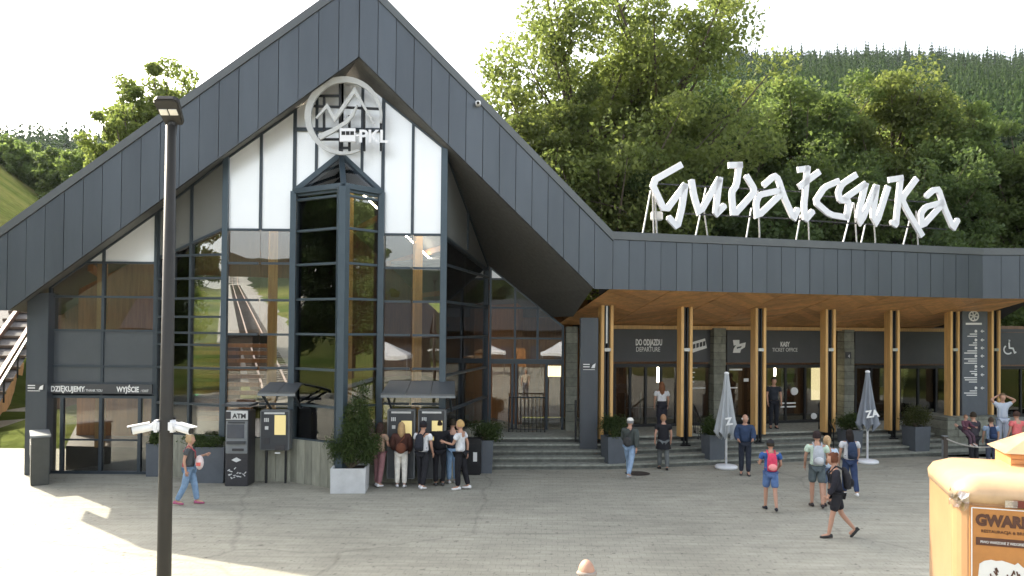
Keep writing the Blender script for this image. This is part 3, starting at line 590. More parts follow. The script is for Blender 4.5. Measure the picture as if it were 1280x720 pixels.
# ================================================================== WING: steps, columns, shop fronts
eW = Vector((0.963, 0.269, 0)).normalized(); nW = Vector((0.269, -0.963, 0)).normalized()
S0 = Vector((-0.65, 23.75, 0)); S1 = Vector((3.0, 24.0, 0)); S2 = S1 + eW * 21
RUN, RISE = 0.38, 0.15
stp = struct(MB().prism([S0 - nW * (RUN * 4), S1 - nW * (RUN * 4), S2 - nW * (RUN * 4), S2 - nW * 9, S0 - nW * 5.2], (0, 0, PZ - .03)).build('entrance_platform', 'platform_stone'))
for k in range(5):
    off = -nW * (RUN * k); z = RISE * (k + 1)
    a, b, c = S0 + off, S1 + off, S2 + off; bk = -nW * (RUN + .05 if k < 4 else 6.0)
    mb = MB(); up_ = Vector((0, 0, 1))
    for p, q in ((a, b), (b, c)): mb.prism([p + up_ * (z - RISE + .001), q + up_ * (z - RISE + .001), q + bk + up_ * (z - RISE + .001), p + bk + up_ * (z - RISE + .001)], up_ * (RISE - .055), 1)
    for p, q in ((a, b), (b, c)):
        Ln = (q - p).length; e_ = (q - p) / Ln; m = max(1, round(Ln / 1.5))
        for i in range(m):
            g0, g1 = p + e_ * (Ln * i / m + .004), p + e_ * (Ln * (i + 1) / m - .004)
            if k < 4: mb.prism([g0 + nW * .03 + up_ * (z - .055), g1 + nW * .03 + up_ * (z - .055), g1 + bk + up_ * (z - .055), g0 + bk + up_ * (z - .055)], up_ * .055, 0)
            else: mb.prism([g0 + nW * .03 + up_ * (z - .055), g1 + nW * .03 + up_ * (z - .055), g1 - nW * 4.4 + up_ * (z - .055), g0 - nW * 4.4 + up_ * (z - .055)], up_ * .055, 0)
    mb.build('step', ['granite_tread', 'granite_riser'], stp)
def wl(px, off):                                               # plan point on the wing line pushed back by off metres at picture column px
    p = S1 - nW * off; q = PL(px, 430, p.xy, (p + eW).xy); return Vector((q.x, q.y, 0))
rzW = math.atan2(eW.y, eW.x)
WB = 3.75                                                       # back wall distance behind the step line
def wz(px, py, off=WB): return PL(px, py, (S1 - nW * off).xy, (S1 - nW * off + eW).xy).z
# timber ceiling, plank by plank in a herringbone over each bay
C0, C1 = 24.2 - 23.2, WB
fz = lambda o: 5.36 - (o + 0.9) / (WB + 0.9) * 1.02
cbk = MB(); q0, q1 = wl(748, -0.85), wl(748, -0.85) + eW * 16.0
r0, r1 = wl(748, WB + .3), wl(748, WB + .3) + eW * 17.0
cbk.prism([q0 + up_ * (fz(-.85) + .03), q1 + up_ * (fz(-.85) + .03), r1 + up_ * (fz(WB) + .03), r0 + up_ * (fz(WB) + .03)], up_ * .1)
ceil = cbk.build('canopy_ceiling', 'dark_backing', ST)
base = wl(748, 0); rngc = random.Random(4)
def clipc(u, v): return base + eW * u - nW * v + up_ * (fz(v) + .0)
bayw = 1.95; pl_w = 0.36
for bi in range(8):
    u0, u1 = bi * bayw + .02, (bi + 1) * bayw - .02
    sgn = 1 if bi % 2 == 0 else -1
    for k in range(-8, 18):
        # diagonal plank strip clipped to the bay rectangle
        c0 = -.85 + k * pl_w; c1 = c0 + pl_w - .012
        um = u0 if sgn > 0 else u1
        f1 = lambda w_: (w_[1] - sgn * (w_[0] - um) * 0.75) - c0 + 1.2
        f2 = lambda w_: c1 - 1.2 - (w_[1] - sgn * (w_[0] - um) * 0.75)
        p = clip([(u0, -.85), (u1, -.85), (u1, WB), (u0, WB)], f1)
        if len(p) > 2: p = clip(p, f2)
        if len(p) > 2 and area(p) > .03: MB().prism([clipc(a, b) - up_ * rngc.uniform(0, .008) for a, b in p], up_ * .02).build('ceiling_plank', 'timber_ceiling', ceil)
MB().bar(wl(748, WB - .1) + up_ * wz(800, 409), wl(748, WB - .1) + eW * 16.5 + up_ * wz(800, 409), .16, .13).build('ceiling_beam', 'timber_gold', ST)
# canopy roof slab
MB().prism([v3(J, ZJ_o - .25) - eW * .3 - nW * .12, v3(K, ZJ_o - .25) + Vector((0, .12, 0)), v3(K2, ZJ_o - .25) + Vector((0, .12, 0)), v3(K2, ZJ_o - .25) - nW * 9, v3(J, ZJ_o - .25) - nW * 11 - eW * 5, v3(J, ZJ_o - .25) - nW * 4 - eW * 1.6], up_ * .1).build('canopy_roof', 'slate_trim', ST)
# columns: two laminated timber blades each side of a dark steel core
CO = 1.15
for px, w1 in ((757, .27), (856, .27), (948, .27), (1035, .27), (1115, .27), (1190, .30), (1241, .30), (1300, .3)):
    c = wl(px, CO); ft = RISE * 3 if px < 1180 else PZ + .12
    core = MB()
    for s in (-.052, .052): core.box(c + eW * s + up_ * ((ft + 5.1) / 2), (.045, .20, 5.1 - ft), rz=rzW)
    core.box(c + up_ * (ft + .02), (.3, .3, .04), rz=rzW)
    co = core.build('column', 'black_steel', ST)
    for s in (-1, 1):
        MB().box(c + eW * (s * .155) + up_ * ((ft + .30 + 5.05) / 2), (.10, .30, 5.05 - ft - .30), rz=rzW).build('timber_blade', 'timber_gold', co, bevel=.008)
    MB().box(c + nW * .14 + up_ * wz(px, 437, CO), (.20, .05, .10), rz=rzW).build('spotlight', 'steel', co)
    MB().box(c + up_ * (wz(px, 437, CO) + 1.0), (.05, .18, 1.6), rz=rzW).build('cable_strip', 'steel', co) if px < 800 else None
# back wall pieces
def wbox(px0, px1, py0, py1, off, dp, mat, name, parent=ST, bev=0):
    a, b = wl(px0, off), wl(px1, off); z0, z1 = wz((px0 + px1) / 2, py1, off), wz((px0 + px1) / 2, py0, off)
    return MB().box((a + b) / 2 - nW * (dp / 2) + up_ * ((z0 + z1) / 2), ((b - a).length, dp, z1 - z0), rz=rzW).build(name, mat, parent, bevel=bev)
def wtext(s, px, py, off, size, parent, width=None, mat='print_white', bold=0, align='CENTER', name='lettering'):
    p = wl(px, off); return text(s, p + nW * .012 + up_ * wz(px, py, off), size, rzW, mat, parent, align, bold, name, width)
boardsW = [(766, 848), (862, 891), (909, 938), (957, 1027), (1069, 1108), (1124, 1192), (1247, 1330)]
bo = [wbox(a, b, 412 + (a - 766) * .008, 452 + (a - 766) * .008, WB - .05, .12, 'sign_board', 'sign_board') for a, b in boardsW]
wtext('DO ODJAZDU', 811, 431.5, WB - .05, .30, bo[0], 1.02, bold=.01); wtext('DEPARTURE', 810, 439.5, WB - .05, .24, bo[0], .92)
wtext('KASY', 981, 433, WB - .05, .24, bo[3], .40, bold=.01); wtext('TICKET OFFICE', 981, 439.5, WB - .05, .20, bo[3], 1.08)
def wpoly(pts, off, parent, mat='print_white', name='pictogram', th=.008):
    mb = MB(); mb.prism([wl(x, off) + nW * .006 + up_ * wz(x, y, off) for x, y in pts], nW * th); return mb.build(name, mat, parent)
wpoly([(864, 428), (881, 423), (883.5, 435), (865, 441)], WB - .05, bo[1])
for x in (866, 870.3, 874.6, 878.5): wpoly([(x, 430.5 - (x - 866) * .28), (x + 3, 429.7 - (x - 866) * .28), (x + 3, 435 - (x - 866) * .25), (x, 436 - (x - 866) * .25)], WB - .059, bo[1], 'sign_board', 'pictogram_window')
wpoly([(916, 425), (924, 425), (924, 430), (917, 432)], WB - .05, bo[2]); wpoly([(920, 431), (932, 428), (931, 434), (926, 437), (925, 441), (916, 441), (917, 436)], WB - .05, bo[2])
wpoly([(921, 434), (927, 432.5), (926, 434.5), (921, 436)], WB - .059, bo[2], 'sign_board', 'pictogram_window')
# wheelchair pictogram on the far board
mb = MB(); o_ = WB - .05; Wp = lambda x, y: wl(x, o_) + nW * .006 + up_ * wz(x, y, o_)
mb.stroke([Wp(1261, 428), Wp(1261.5, 435), Wp(1266, 435.5), Wp(1268, 441), Wp(1270, 440)], .07, nW * .008)
mb.stroke([Wp(1260 + 5.4 * math.cos(t), 437 + 5.4 * math.sin(t)) for t in [R(d) for d in range(235, 20, -24)]], .06, nW * .008); mb.ball(Wp(1261, 426), .05, 8, 5)
mb.build('pictogram', 'print_white', bo[6])
# glass fronts and doors below the boards
def front(px0, px1, nleaf, mat='glass_dark', top=455):
    fr = MB(); o = WB; a, b = wl(px0, o), wl(px1, o); z1 = wz((px0 + px1) / 2, top + (px0 - 766) * .006, o); Ln = (b - a).length
    for i in range(nleaf + 1):
        p = a + (b - a) * (i / nleaf); fr.box(p + up_ * ((z1 + PZ) / 2), (.08, .10, z1 - PZ), rz=rzW)
    fr.box((a + b) / 2 + up_ * (z1 - .05), (Ln, .09, .12), rz=rzW); fr.box((a + b) / 2 + up_ * (PZ + .05), (Ln, .09, .10), rz=rzW)
    f = fr.build('shop_front_frame', 'black_steel', ST)
    for i in range(nleaf):
        c = a + (b - a) * ((i + .5) / nleaf); MB().box(c + up_ * ((z1 + PZ) / 2), (Ln / nleaf - .08, .015, z1 - PZ - .15), rz=rzW).build('glass_pane', mat, f)
    return f
fA = front(768, 845, 4); front(862, 890, 1); front(909, 940, 1); fK = front(957, 1030, 3); front(1069, 1108, 2); fR = front(1124, 1192, 3); front(1247, 1330, 3)
for px, w_ in ((782, .1), (801, .1), (822, .1)): # turnstile posts just inside
    c = wl(px, WB + 1.2); t = MB(); t.tube([c + up_ * PZ, c + up_ * 1.85], .03, 8); t.tube([c + up_ * 1.3, c + up_ * 1.3 + eW * .5], .02, 6); t.build('turnstile', 'steel', ST)
# interior behind the shop fronts
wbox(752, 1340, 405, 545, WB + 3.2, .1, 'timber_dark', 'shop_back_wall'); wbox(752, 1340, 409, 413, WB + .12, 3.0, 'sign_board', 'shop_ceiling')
for px, y0, y1, w_ in ((822, 458, 478, .05), (968, 456, 470, .05)): wbox(px, px + 2, y0, y1, WB + .9, .04, 'led', 'tube_light')
wbox(1015, 1027, 456, 500, WB + .6, .05, 'poster_lit', 'lit_poster'); wbox(1174, 1184, 457, 476, WB + .6, .05, 'poster_lit', 'lit_poster')
pw = wbox(1131, 1146, 458, 508, WB + .25, .03, 'concrete_light', 'window_poster')
for r_ in range(461, 505, 4): wbox(1133, 1144, r_, r_ + 1.4, WB + .235, .012, 'sign_board', 'print_line', pw)
pw = wbox(977, 997, 457, 486, WB + .3, .03, 'concrete_light', 'window_poster'); wbox(979, 995, 467, 478, WB + .285, .012, 'sign_board', 'poster_picture', pw)
wbox(1100, 1108, 459, 484, WB + .3, .03, 'concrete_light', 'window_poster')
for r_ in (503, 507.5): wbox(976, 995, r_, r_ + 1.8, WB - .02, .012, 'print_white', 'print_line', fK)
for r_, b in ((459, 872), (465, 869), (471, 868), (477, 868), (484.5, 882)): wbox(864, b, r_, r_ + 1.1, WB - .02, .012, 'print_white', 'print_line')
wbox(912, 928, 461, 463, WB - .02, .012, 'print_white', 'print_line'); wbox(930, 936, 473, 477, WB - .02, .012, 'print_white', 'print_line'); wbox(912, 922, 484, 485.4, WB - .02, .012, 'print_white', 'print_line')
MB().ball(wl(993, WB - .03) + up_ * wz(993, 489, WB), (.15, .015, .15), 16, 6).build('round_sticker', 'print_white', fK)
MB().ball(wl(1017.5, WB - .03) + up_ * wz(1017.5, 520, WB), (.12, .015, .12), 16, 6).build('round_sticker', 'print_white', fK)
# stone pillars, block by block
def stonework(a, b, z0, z1, dp, name, parent, course=.30, seed=1):
    """a, b plan points of the front edge; front faces the plaza"""
    rng = random.Random(seed); a, b = Vector((a.x, a.y, 0)), Vector((b.x, b.y, 0)); Ln = (b - a).length; e = (b - a) / Ln; n = Vector((e.y, -e.x, 0)); rz = math.atan2(e.y, e.x)
    bk = MB().box((a + b) / 2 - n * (dp / 2) + up_ * ((z0 + z1) / 2), (Ln - .03, dp - .03, z1 - z0 - .02), rz=rz).build(name, 'mortar', parent)
    z = z0; k = 0
    while z < z1 - .05:
        h = min(course * rng.uniform(.75, 1.2), z1 - z); h = z1 - z if z1 - z - h < .1 else h; s = 0
        while s < Ln - .01:
            wd_ = rng.uniform(.28, .6); wd_ = Ln - s if Ln - s - wd_ < .16 else wd_
            pr = rng.uniform(.0, .03); c = a + e * (s + wd_ / 2) - n * (dp / 2 - pr / 2) + up_ * (z + h / 2)
            MB().box(c, (wd_ - .014, dp + pr, h - .014), rz=rz).build('stone', 'stone_block', bk, bevel=.008); s += wd_
        z += h; k += 1
stonework(wl(892, WB - .3), wl(907.5, WB - .3), PZ, wz(900, 410, WB - .3), .4, 'stone_pillar', ST, seed=2)
stonework(wl(1055, WB - .3), wl(1068, WB - .3), PZ, wz(1060, 412, WB - .3), .4, 'stone_pillar', ST, seed=3)
q = PY(707, 480, 27.0); q2 = PY(722, 480, 27.0)
stonework(q, q2, PZ, PY(714, 408, 27.0).z, .5, 'stone_pillar', ST, seed=5)
nb = wbox(1057.5, 1064, 440, 448, WB - .36, .04, 'sign_board', 'number_plate'); wtext('4', 1061, 447, WB - .37, .17, nb)
# totem with directions on its stone plinth
stonework(wl(1184, .55), wl(1262, .55), 0, wz(1215, 521, .55), 1.6, 'stone_plinth', ST, seed=7)
tt = wbox(1203, 1234.5, 375, 519, .95, .12, 'planter_grey', 'information_totem')
To = .95; T = lambda x, y: wl(x, To) + nW * .004 + up_ * wz(x, y, To)
mb = MB()
for k in range(6):
    t = k * math.pi / 3 + .26; mb.stroke([T(1217, 395), T(1217 + 5.2 * math.cos(t), 395 + 5.2 * math.sin(t))], .028, nW * .008)
    cx, cy = 1217 + 3.6 * math.cos(t + .52), 395 + 3.6 * math.sin(t + .52)
    mb.stroke([T(cx + 2.3 * math.cos(s), cy + 2.3 * math.sin(s)) for s in [R(d) for d in range(0, 361, 60)]], .03, nW * .008)
mb.stroke([T(1217 + 6.2 * math.cos(R(d)), 395 + 6.2 * math.sin(R(d))) for d in range(0, 361, 24)], .03, nW * .008)
mb.build('emblem', 'print_white', tt)
mb = MB(); mb.prism([T(1207, 403.5), T(1227, 403.5), T(1227, 406), T(1207, 406)], nW * .008); mb.build('print_line', 'print_white', tt)
rng = random.Random(12)
for y, ws in ((414, (9, 12)), (425, (5, 10)), (435, (12, 16)), (445, (16, 11, 16)), (458, (3, 9, 7)), (468.5, (16, 15, 10)), (485, (9, 16, 13))):
    mb = MB(); mb.ball(T(1219.5, y) + nW * .004, (.055, .012, .055), 8, 5)
    for i, wd_ in enumerate(ws): mb.prism([T(1221 - wd_, y + 3 + i * 2.7), T(1221, y + 3 + i * 2.7), T(1221, y + 4.2 + i * 2.7), T(1221 - wd_, y + 4.2 + i * 2.7)], nW * .008)
    mb.build('direction_entry', 'print_white', tt)
    mb = MB(); mb.stroke([T(1230, y), T(1226, y)], .03, nW * .008); mb.stroke([T(1227.8, y - 1.6), T(1226, y), T(1227.8, y + 1.6)], .025, nW * .008); mb.build('arrow', 'print_white', tt)
# stair handrails and the side railing
def railing(pts, h, name, label, n=8):
    o = thing(name, label, 'railing', pts[0]); a, b = Vector(pts[0]), Vector(pts[1])
    MB().bar(a + up_ * h, b + up_ * h, .045, .045).build('top_rail', 'black_steel', o); MB().bar(a + up_ * .1, b + up_ * .1, .03, .03).build('bottom_rail', 'black_steel', o)
    for i in range(n):
        p = a + (b - a) * (i / (n - 1)); MB().tube([p, p + up_ * h], .022 if i in (0, n - 1) else .011, 6).build('baluster', 'black_steel', o)
railing((G(882, 577).xy.to_3d(), wl(868, 1.9) + up_ * .75), .9, 'stair_railing', 'black steel balustrade running down the steps beside the second timber column')
railing((G(1042, 571).xy.to_3d(), wl(1024, 1.9) + up_ * .75), .9, 'stair_railing', 'black steel balustrade down the steps under the ticket office sign', 5)
a = PY(636, 541, 26.6); b = PY(681, 535, 26.6); railing((Vector((a.x, 26.6, PZ)), Vector((b.x, 26.6, PZ))), 1.15, 'side_railing', 'dark railing panel standing before the side doors on the landing', 10)
# small wall camera on the gable
c = PL(598, 131, A, J); sc_ = thing('wall_camera', 'tiny white camera mounted on the right slope of the gable fascia', 'camera', c)
MB().box((0, -.12, 0), (.14, .2, .12)).build('housing', 'white_paint', sc_, world=False, bevel=.02); MB().tube([(0, -.2, 0), (0, -.25, -.02)], .04, 8).build('lens', 'black_steel', sc_, world=False)

# ================================================================== ROOFTOP LETTERS
RO = -0.1; rp = Vector((J[0], J[1], 0)) - nW * 0.9
def Rp(cx, cy, off=0):   # tracing units: sixths of a pixel from (800,190)
    x, y = 800 + cx / 6, 190 + cy / 6; return PL(x, y, (rp - nW * off).xy, (rp - nW * off + eW).xy)
rs = thing('rooftop_sign', 'white hand-lettered rooftop name on a steel frame above the canopy', 'sign', Rp(600, 640))
LT = {'letter_g': [[(318, 92), (88, 222), (192, 448), (345, 240)], [(345, 236), (318, 420), (284, 560), (216, 488)]],
 'letter_u': [[(390, 208), (410, 330), (450, 462), (602, 195)], [(604, 188), (585, 330), (572, 468), (640, 398)]],
 'letter_b': [[(668, 98), (772, 96)], [(752, 80), (728, 250), (692, 300), (706, 476), (858, 305), (858, 270), (800, 175)]],
 'letter_a': [[(930, 250), (1012, 178), (1040, 200), (1090, 350), (1158, 498), (1190, 425)], [(1060, 285), (900, 320), (876, 380), (884, 486), (1072, 305)]],
 'letter_l': [[(1188, 132), (1272, 122)], [(1262, 105), (1250, 260), (1235, 400), (1246, 508), (1302, 442)], [(1196, 262), (1352, 145)]],
 'letter_o': [[(1566, 492), (1430, 470), (1318, 372), (1390, 262), (1500, 215)], [(1556, 500), (1572, 365), (1505, 360), (1492, 300), (1520, 240), (1630, 168)]],
 'letter_w': [[(1530, 355), (1700, 235)], [(1700, 230), (1640, 480), (1662, 530), (1780, 250)], [(1782, 245), (1750, 480), (1780, 535), (1868, 255)]],
 'letter_k': [[(1870, 208), (1978, 192)], [(1962, 185), (1932, 470), (1925, 545), (1895, 525)], [(2082, 196), (1968, 350), (2010, 440), (2125, 632)]],
 'letter_second_a': [[(2152, 332), (2205, 285), (2245, 280), (2290, 420), (2355, 572), (2390, 505)], [(2282, 375), (2150, 410), (2112, 460), (2120, 560), (2270, 395)]]}
def chaikin(p):
    q = [p[0]]
    for a, b in zip(p, p[1:]): q += [(a[0] * .86 + b[0] * .14, a[1] * .86 + b[1] * .14), (a[0] * .14 + b[0] * .86, a[1] * .14 + b[1] * .86)]
    return q + [p[-1]] if len(p) > 2 else p
nsh = {'letter_second_a': 'letter_a'}
for nm, sts in LT.items():
    mb = MB()
    for st in sts: st = chaikin(st); mb.stroke([Rp(*q) for q in st], [.195] * len(st), -nW * .09, rnd=True)
    mb.build(nsh.get(nm, nm), 'white_sign', rs)
fr = MB()
for a, b in (((120, 238), (1240, 300)), ((1340, 330), (2150, 375)), ((330, 462), (1240, 505)), ((1240, 512), (2300, 580))): fr.bar(Rp(*a, .25), Rp(*b, .25), .045, .045)
fr.build('frame_rail', 'black_steel', rs)
for x0, y0, x1, y1 in ((80, 290, 12, 600), (95, 300, 105, 605), (110, 300, 130, 605), (495, 270, 408, 618), (480, 440, 515, 626), (835, 420, 790, 635), (885, 290, 900, 642), (1205, 470, 1162, 655), (1262, 500, 1272, 662), (1600, 380, 1510, 676), (1605, 380, 1630, 684), (1690, 540, 1645, 690), (1755, 520, 1770, 695), (2030, 480, 1958, 706), (2070, 440, 2090, 712)):
    MB().tube([Rp(x0, y0, .25), Rp(x1, y1, .3) - up_ * .25], .028, 6).build('support_leg', 'steel', rs)
fl_ = thing('floodlight', 'cream floodlight box behind the first rooftop letter', 'floodlight', Rp(125, 480, .5))
MB().box((0, 0, 0), (.36, .2, .28), rz=rzW).build('housing', 'concrete_light', fl_, world=False, bevel=.03); MB().tube([(0, 0, -.1), (0.02, 0.05, -.75)], .03, 6).build('bracket', 'steel', fl_, world=False)

# ================================================================== EMBLEM ON THE GABLE
EY = 20.95
def Ep(cx, cy, dy=0): return PY(360 + cx / 5.143, 80 + cy / 5.143, EY + dy)
em = thing('gable_emblem', 'pale metal ring emblem with mountain outline, cabin and three letters under the gable', 'emblem', Ep(360, 340))
bk = Vector((0, .09, 0))
ring = [(362 + 236 * math.cos(R(d)), 335 + 238 * math.sin(R(d))) for d in range(10, -302, -8)]
wd_ = [.05 + .125 * max(0, math.sin(min(math.pi, i / (len(ring) - 1) * math.pi))) for i in range(len(ring))]
MB().stroke([Ep(*p) for p in ring], wd_, bk).build('ring', 'grey_metal' if 'grey_metal' in MATS else 'concrete_light', em)
MB().stroke([Ep(*p) for p in ((180, 347), (250, 268), (300, 352), (428, 168), (552, 382))], [.04, .09, .11, .12, .03], bk).build('mountain_outline', 'concrete_light', em)
MB().stroke([Ep(*p) for p in ((198, 470), (290, 425), (370, 375), (415, 325), (444, 262))], [.15, .11, .10, .08, .03], bk).build('swoosh', 'concrete_light', em)
cb = MB(); cb.prism([Ep(332, 412), Ep(432, 412), Ep(432, 498), Ep(332, 498)], bk).build('cabin', 'white_sign', em)
cabin = [o for o in em.children if o.name.startswith('cabin')][0]
for x in (344, 372, 400): MB().prism([Ep(x, 432, -.006), Ep(x + 24, 432, -.006), Ep(x + 24, 456, -.006), Ep(x, 456, -.006)], (0, .005, 0)).build('cabin_window', 'dark_backing', cabin)
p = Ep(548, 502, -.0); text('PKL', p, .46, 0, 'white_sign', em, bold=.012, width=.76)
MB().bar(Ep(432, 460, .04), Ep(470, 460, .04), .04, .05).build('connector', 'white_sign', em)
sf = MB()
for a, b in (((335, 80), (335, 560)), ((395, 330), (395, 560)), ((232, 205), (232, 480)), ((490, 290), (490, 560)), ((160, 270), (600, 290)), ((160, 205), (330, 205)), ((200, 485), (400, 485)), ((598, 290), (598, 560)), ((330, 540), (400, 540))): sf.bar(Ep(*a, .28), Ep(*b, .28), .06, .06)
sf.build('support_frame', 'black_steel', em)

# ================================================================== STREET FURNITURE
mk('atm_white', (0.62, 0.63, 0.62), 0.4); mk('atm_dark', (0.035, 0.035, 0.04), 0.4); mk('screen_dark', (0.05, 0.06, 0.08), 0.15)
mk('machine_grey', (0.20, 0.215, 0.225), 0.45, 0.2); mk('machine_dark', (0.05, 0.055, 0.062), 0.45, 0.2)
mk('bin_dark', (0.055, 0.058, 0.052), 0.5, 0.2); mk('parasol_grey', (0.40, 0.42, 0.43), 0.8, 0, 0.12, 4, 0.2, 12, stretch=(3, 3, .5)); mk('parasol_slate', (0.21, 0.23, 0.26), 0.8, 0, 0.12, 4, 0.2, 12, stretch=(3, 3, .5))
mk('lamp_dark', (0.028, 0.026, 0.023), 0.55, 0.1, .1); mk('lens', (0.9, 0.86, 0.78), 0.2)
mk('cart_orange', (0.50, 0.29, 0.14), 0.38, 0, 0.10, 2, coat=.3); mk('cart_top', (0.55, 0.37, 0.21), 0.4, 0, 0.12, 2.5, .15, 5, coat=.4); mk('cart_red', (0.20, 0.035, 0.02), 0.5); mk('cart_brown', (0.09, 0.035, 0.02), 0.5)
mk('banner_orange', (0.55, 0.24, 0.065), 0.55); glassmat('film', (.93, .92, .9), .22, .12)
mk('rope', (0.42, 0.40, 0.36), 0.8); mk('brown_post', (0.06, 0.045, 0.035), 0.5); mk('iron_cover', (0.055, 0.045, 0.04), 0.7, 0.3, .2, 20, .6, 40)

# --- ATM
p = G(295, 608); Y = p.y; zz = lambda py: Z(295, py, Y)
at_ = thing('cash_machine', 'tall narrow cash machine with white header reading ATM before the concrete base', 'cash machine', (p.x, Y + .3, 0))
wA = .60
lb = lambda x, y, z, d, nm, m, par=at_, bev=0: MB().box((x, y, z), d).build(nm, m, par, world=False, bevel=bev)
lb(0, 0, .98, (wA, .58, 1.96), 'cabinet', 'atm_dark', bev=.015); lb(0, -.06, 2.12, (wA + .16, .75, .06), 'hood', 'machine_dark', bev=.02)
hd = lb(0, -.30, zz(519) , (wA - .03, .05, .24), 'header', 'atm_white', bev=.01); lb(-.22, -.33, zz(519), (.14, .012, .19), 'header_mark', 'atm_dark', hd)
text('ATM', (p.x + .07, Y + .3 - .333, zz(522.5)), .17, 0, 'atm_dark', hd, bold=.006)
fc = lb(0, -.30, (zz(526) + zz(567)) / 2, (wA - .03, .05, zz(526) - zz(567)), 'fascia', 'machine_grey', bev=.015)
lb(-.02, -.335, zz(539), (.44, .012, .36), 'screen', 'screen_dark', fc); lb(0, -.345, zz(553), (.48, .06, .07), 'keypad_shelf', 'machine_dark', fc); lb(0.05, -.335, zz(562), (.30, .03, .06), 'cash_slot', 'atm_dark', fc); lb(0, -.33, zz(528), (.44, .012, .05), 'header_strip', 'machine_dark', fc)
mb = MB(); mb.prism([(x, -.30, zz(575) + y) for x, y in ((-.13, 0), (0, .07), (.13, 0), (0, -.06))], (0, -.006, 0)); mb.build('logo', 'atm_white', at_, world=False)
rng = random.Random(8); mb = MB()
for i in range(16): x = rng.uniform(-.24, .24); z_ = zz(585 + rng.uniform(0, 14)); mb.bar((x, -.296, z_), (x + rng.uniform(.03, .10), -.296, z_ + rng.uniform(-.05, .05)), .012, .022)
mb.build('graphic_marks', 'atm_white', at_, world=False)

# --- ticket machines
def machine(px0, px1, py0, py1, Y, legs, label, hood=None):
    a, b = PY(px0, py0, Y), PY(px1, py0, Y); cx = (a.x + b.x) / 2; wd = b.x - a.x; z1 = a.z; z0 = Z(px0, py1, Y)
    o = thing('ticket_machine', label, 'ticket machine', (cx, Y + .2, 0), group='ticket machines by the glazing')
    L_ = lambda x, y, z, d, nm, m, par=None, bev=0: MB().box((x, y, z), d).build(nm, m, par or o, world=False, bevel=bev)
    bd = L_(0, 0, (z0 + z1) / 2, (wd, .36, z1 - z0), 'cabinet', 'machine_grey', bev=.02)
    h = z1 - z0
    L_(0, -.19, (z0 + z1) / 2, (wd - .07, .03, h - .06), 'front_plate', 'machine_dark')
    fy = -.212
    L_(wd * .20, fy, z1 - h * .36 if legs else z1 - .55, (wd * .38, .012, .52), 'screen', 'screen_warm'); L_(0, fy, z1 - .07, (wd * .7, .01, .05), 'header_strip', 'atm_white')
    for i in range(3): L_(-wd * .27 + (i - 1) * .045, fy, z1 - .25, (.03, .01, .10), 'pictogram', 'atm_white')
    L_(-wd * .26, fy, z1 - .46, (.09, .012, .09), 'card_reader', 'atm_white'); L_(-wd * .26, fy, z1 - .80, (.16, .02, .16), 'coin_slot', 'atm_dark'); L_(wd * .20, fy, z1 - .98, (.26, .02, .14), 'ticket_tray', 'atm_dark'); L_(wd * .12, fy, z1 - 1.12, (.14, .012, .04), 'sticker', 'atm_white')
    if legs:
        for s in (-1, 1): MB().box((s * wd * .33, 0, z0 / 2), (.05, .05, z0)).build('leg', 'black_steel', o, world=False)
    return o
machine(325, 361.5, 513, 563, 21.25, True, 'ticket machine raised on two legs between cash machine and white planter')
machine(484, 519, 512, 599, 21.25, False, 'floor-standing ticket machine with people queuing, nearer the white planter')
machine(522.5, 557, 512, 599, 21.25, False, 'floor-standing ticket machine with people queuing, beside the dark litter bin')
def hood(px0, px1, py0, py1, Y, label, n=3):
    a, b = PY(px0, py1, Y - .7), PY(px1, py1, Y - .7); zt = Z(px0, py0, Y); o = thing('machine_canopy', label, 'canopy', ((a.x + b.x) / 2, Y, a.z))
    w_ = (b.x - a.x); dz = zt - a.z
    for i in range(n):
        x0, x1 = -w_ / 2 + w_ * i / n + .008, -w_ / 2 + w_ * (i + 1) / n - .008; k = .92
        MB().prism([(x0, -.7, 0), (x1, -.7, 0), (x1 * k, .2, dz), (x0 * k, .2, dz)], (0, 0, .04)).build('roof_panel', 'slate_trim', o, world=False)
    MB().bar((-w_ / 2, -.69, -.03), (w_ / 2, -.69, -.03), .04, .06).build('gutter', 'machine_grey', o, world=False)
    for s in (-1, 1): MB().bar((s * w_ * .42, -.6, -.02), (s * w_ * .42, .25, -.5), .05, .05).build('bracket', 'mullion', o, world=False)
hood(476, 569, 478, 494, 21.5, 'slate awning with three panels over the pair of ticket machines'); hood(322, 369, 480, 492, 21.5, 'small slate awning over the single legged ticket machine', 2)

# --- litter bins
p = G(591, 594); o = thing('litter_bin', 'slim black litter bin with white label beside the right ticket machine', 'litter bin', (p.x, p.y + .2, 0))
MB().box((0, 0, .52), (.46, .4, 1.04)).build('body', 'black_steel', o, world=False, bevel=.03); MB().box((0, -.205, .82), (.3, .02, .14)).build('opening', 'dark_backing', o, world=False); MB().box((.06, -.206, .52), (.11, .012, .26)).build('label_sticker', 'print_white', o, world=False)
p = G(30, 606); o = thing('recycling_station', 'dark four-slot recycling bin beside the left corner column', 'recycling bin', (p.x + .1, p.y + .5, 0), rz=R(-58))
MB().box((0, 0, .62), (1.35, .42, 1.24)).build('body', 'bin_dark', o, world=False, bevel=.02); MB().box((0, 0, 1.27), (1.40, .47, .05)).build('lid', 'machine_grey', o, world=False)
for i in range(4): MB().box((-.50 + i * .333, -.215, .86), (.20, .02, .40)).build('slot', 'steel', o, world=False); 
MB().tube([(-.70, -.1, .55), (-.70, -.1, 1.0)], .07, 10).build('ashtray', 'steel', o, world=False)

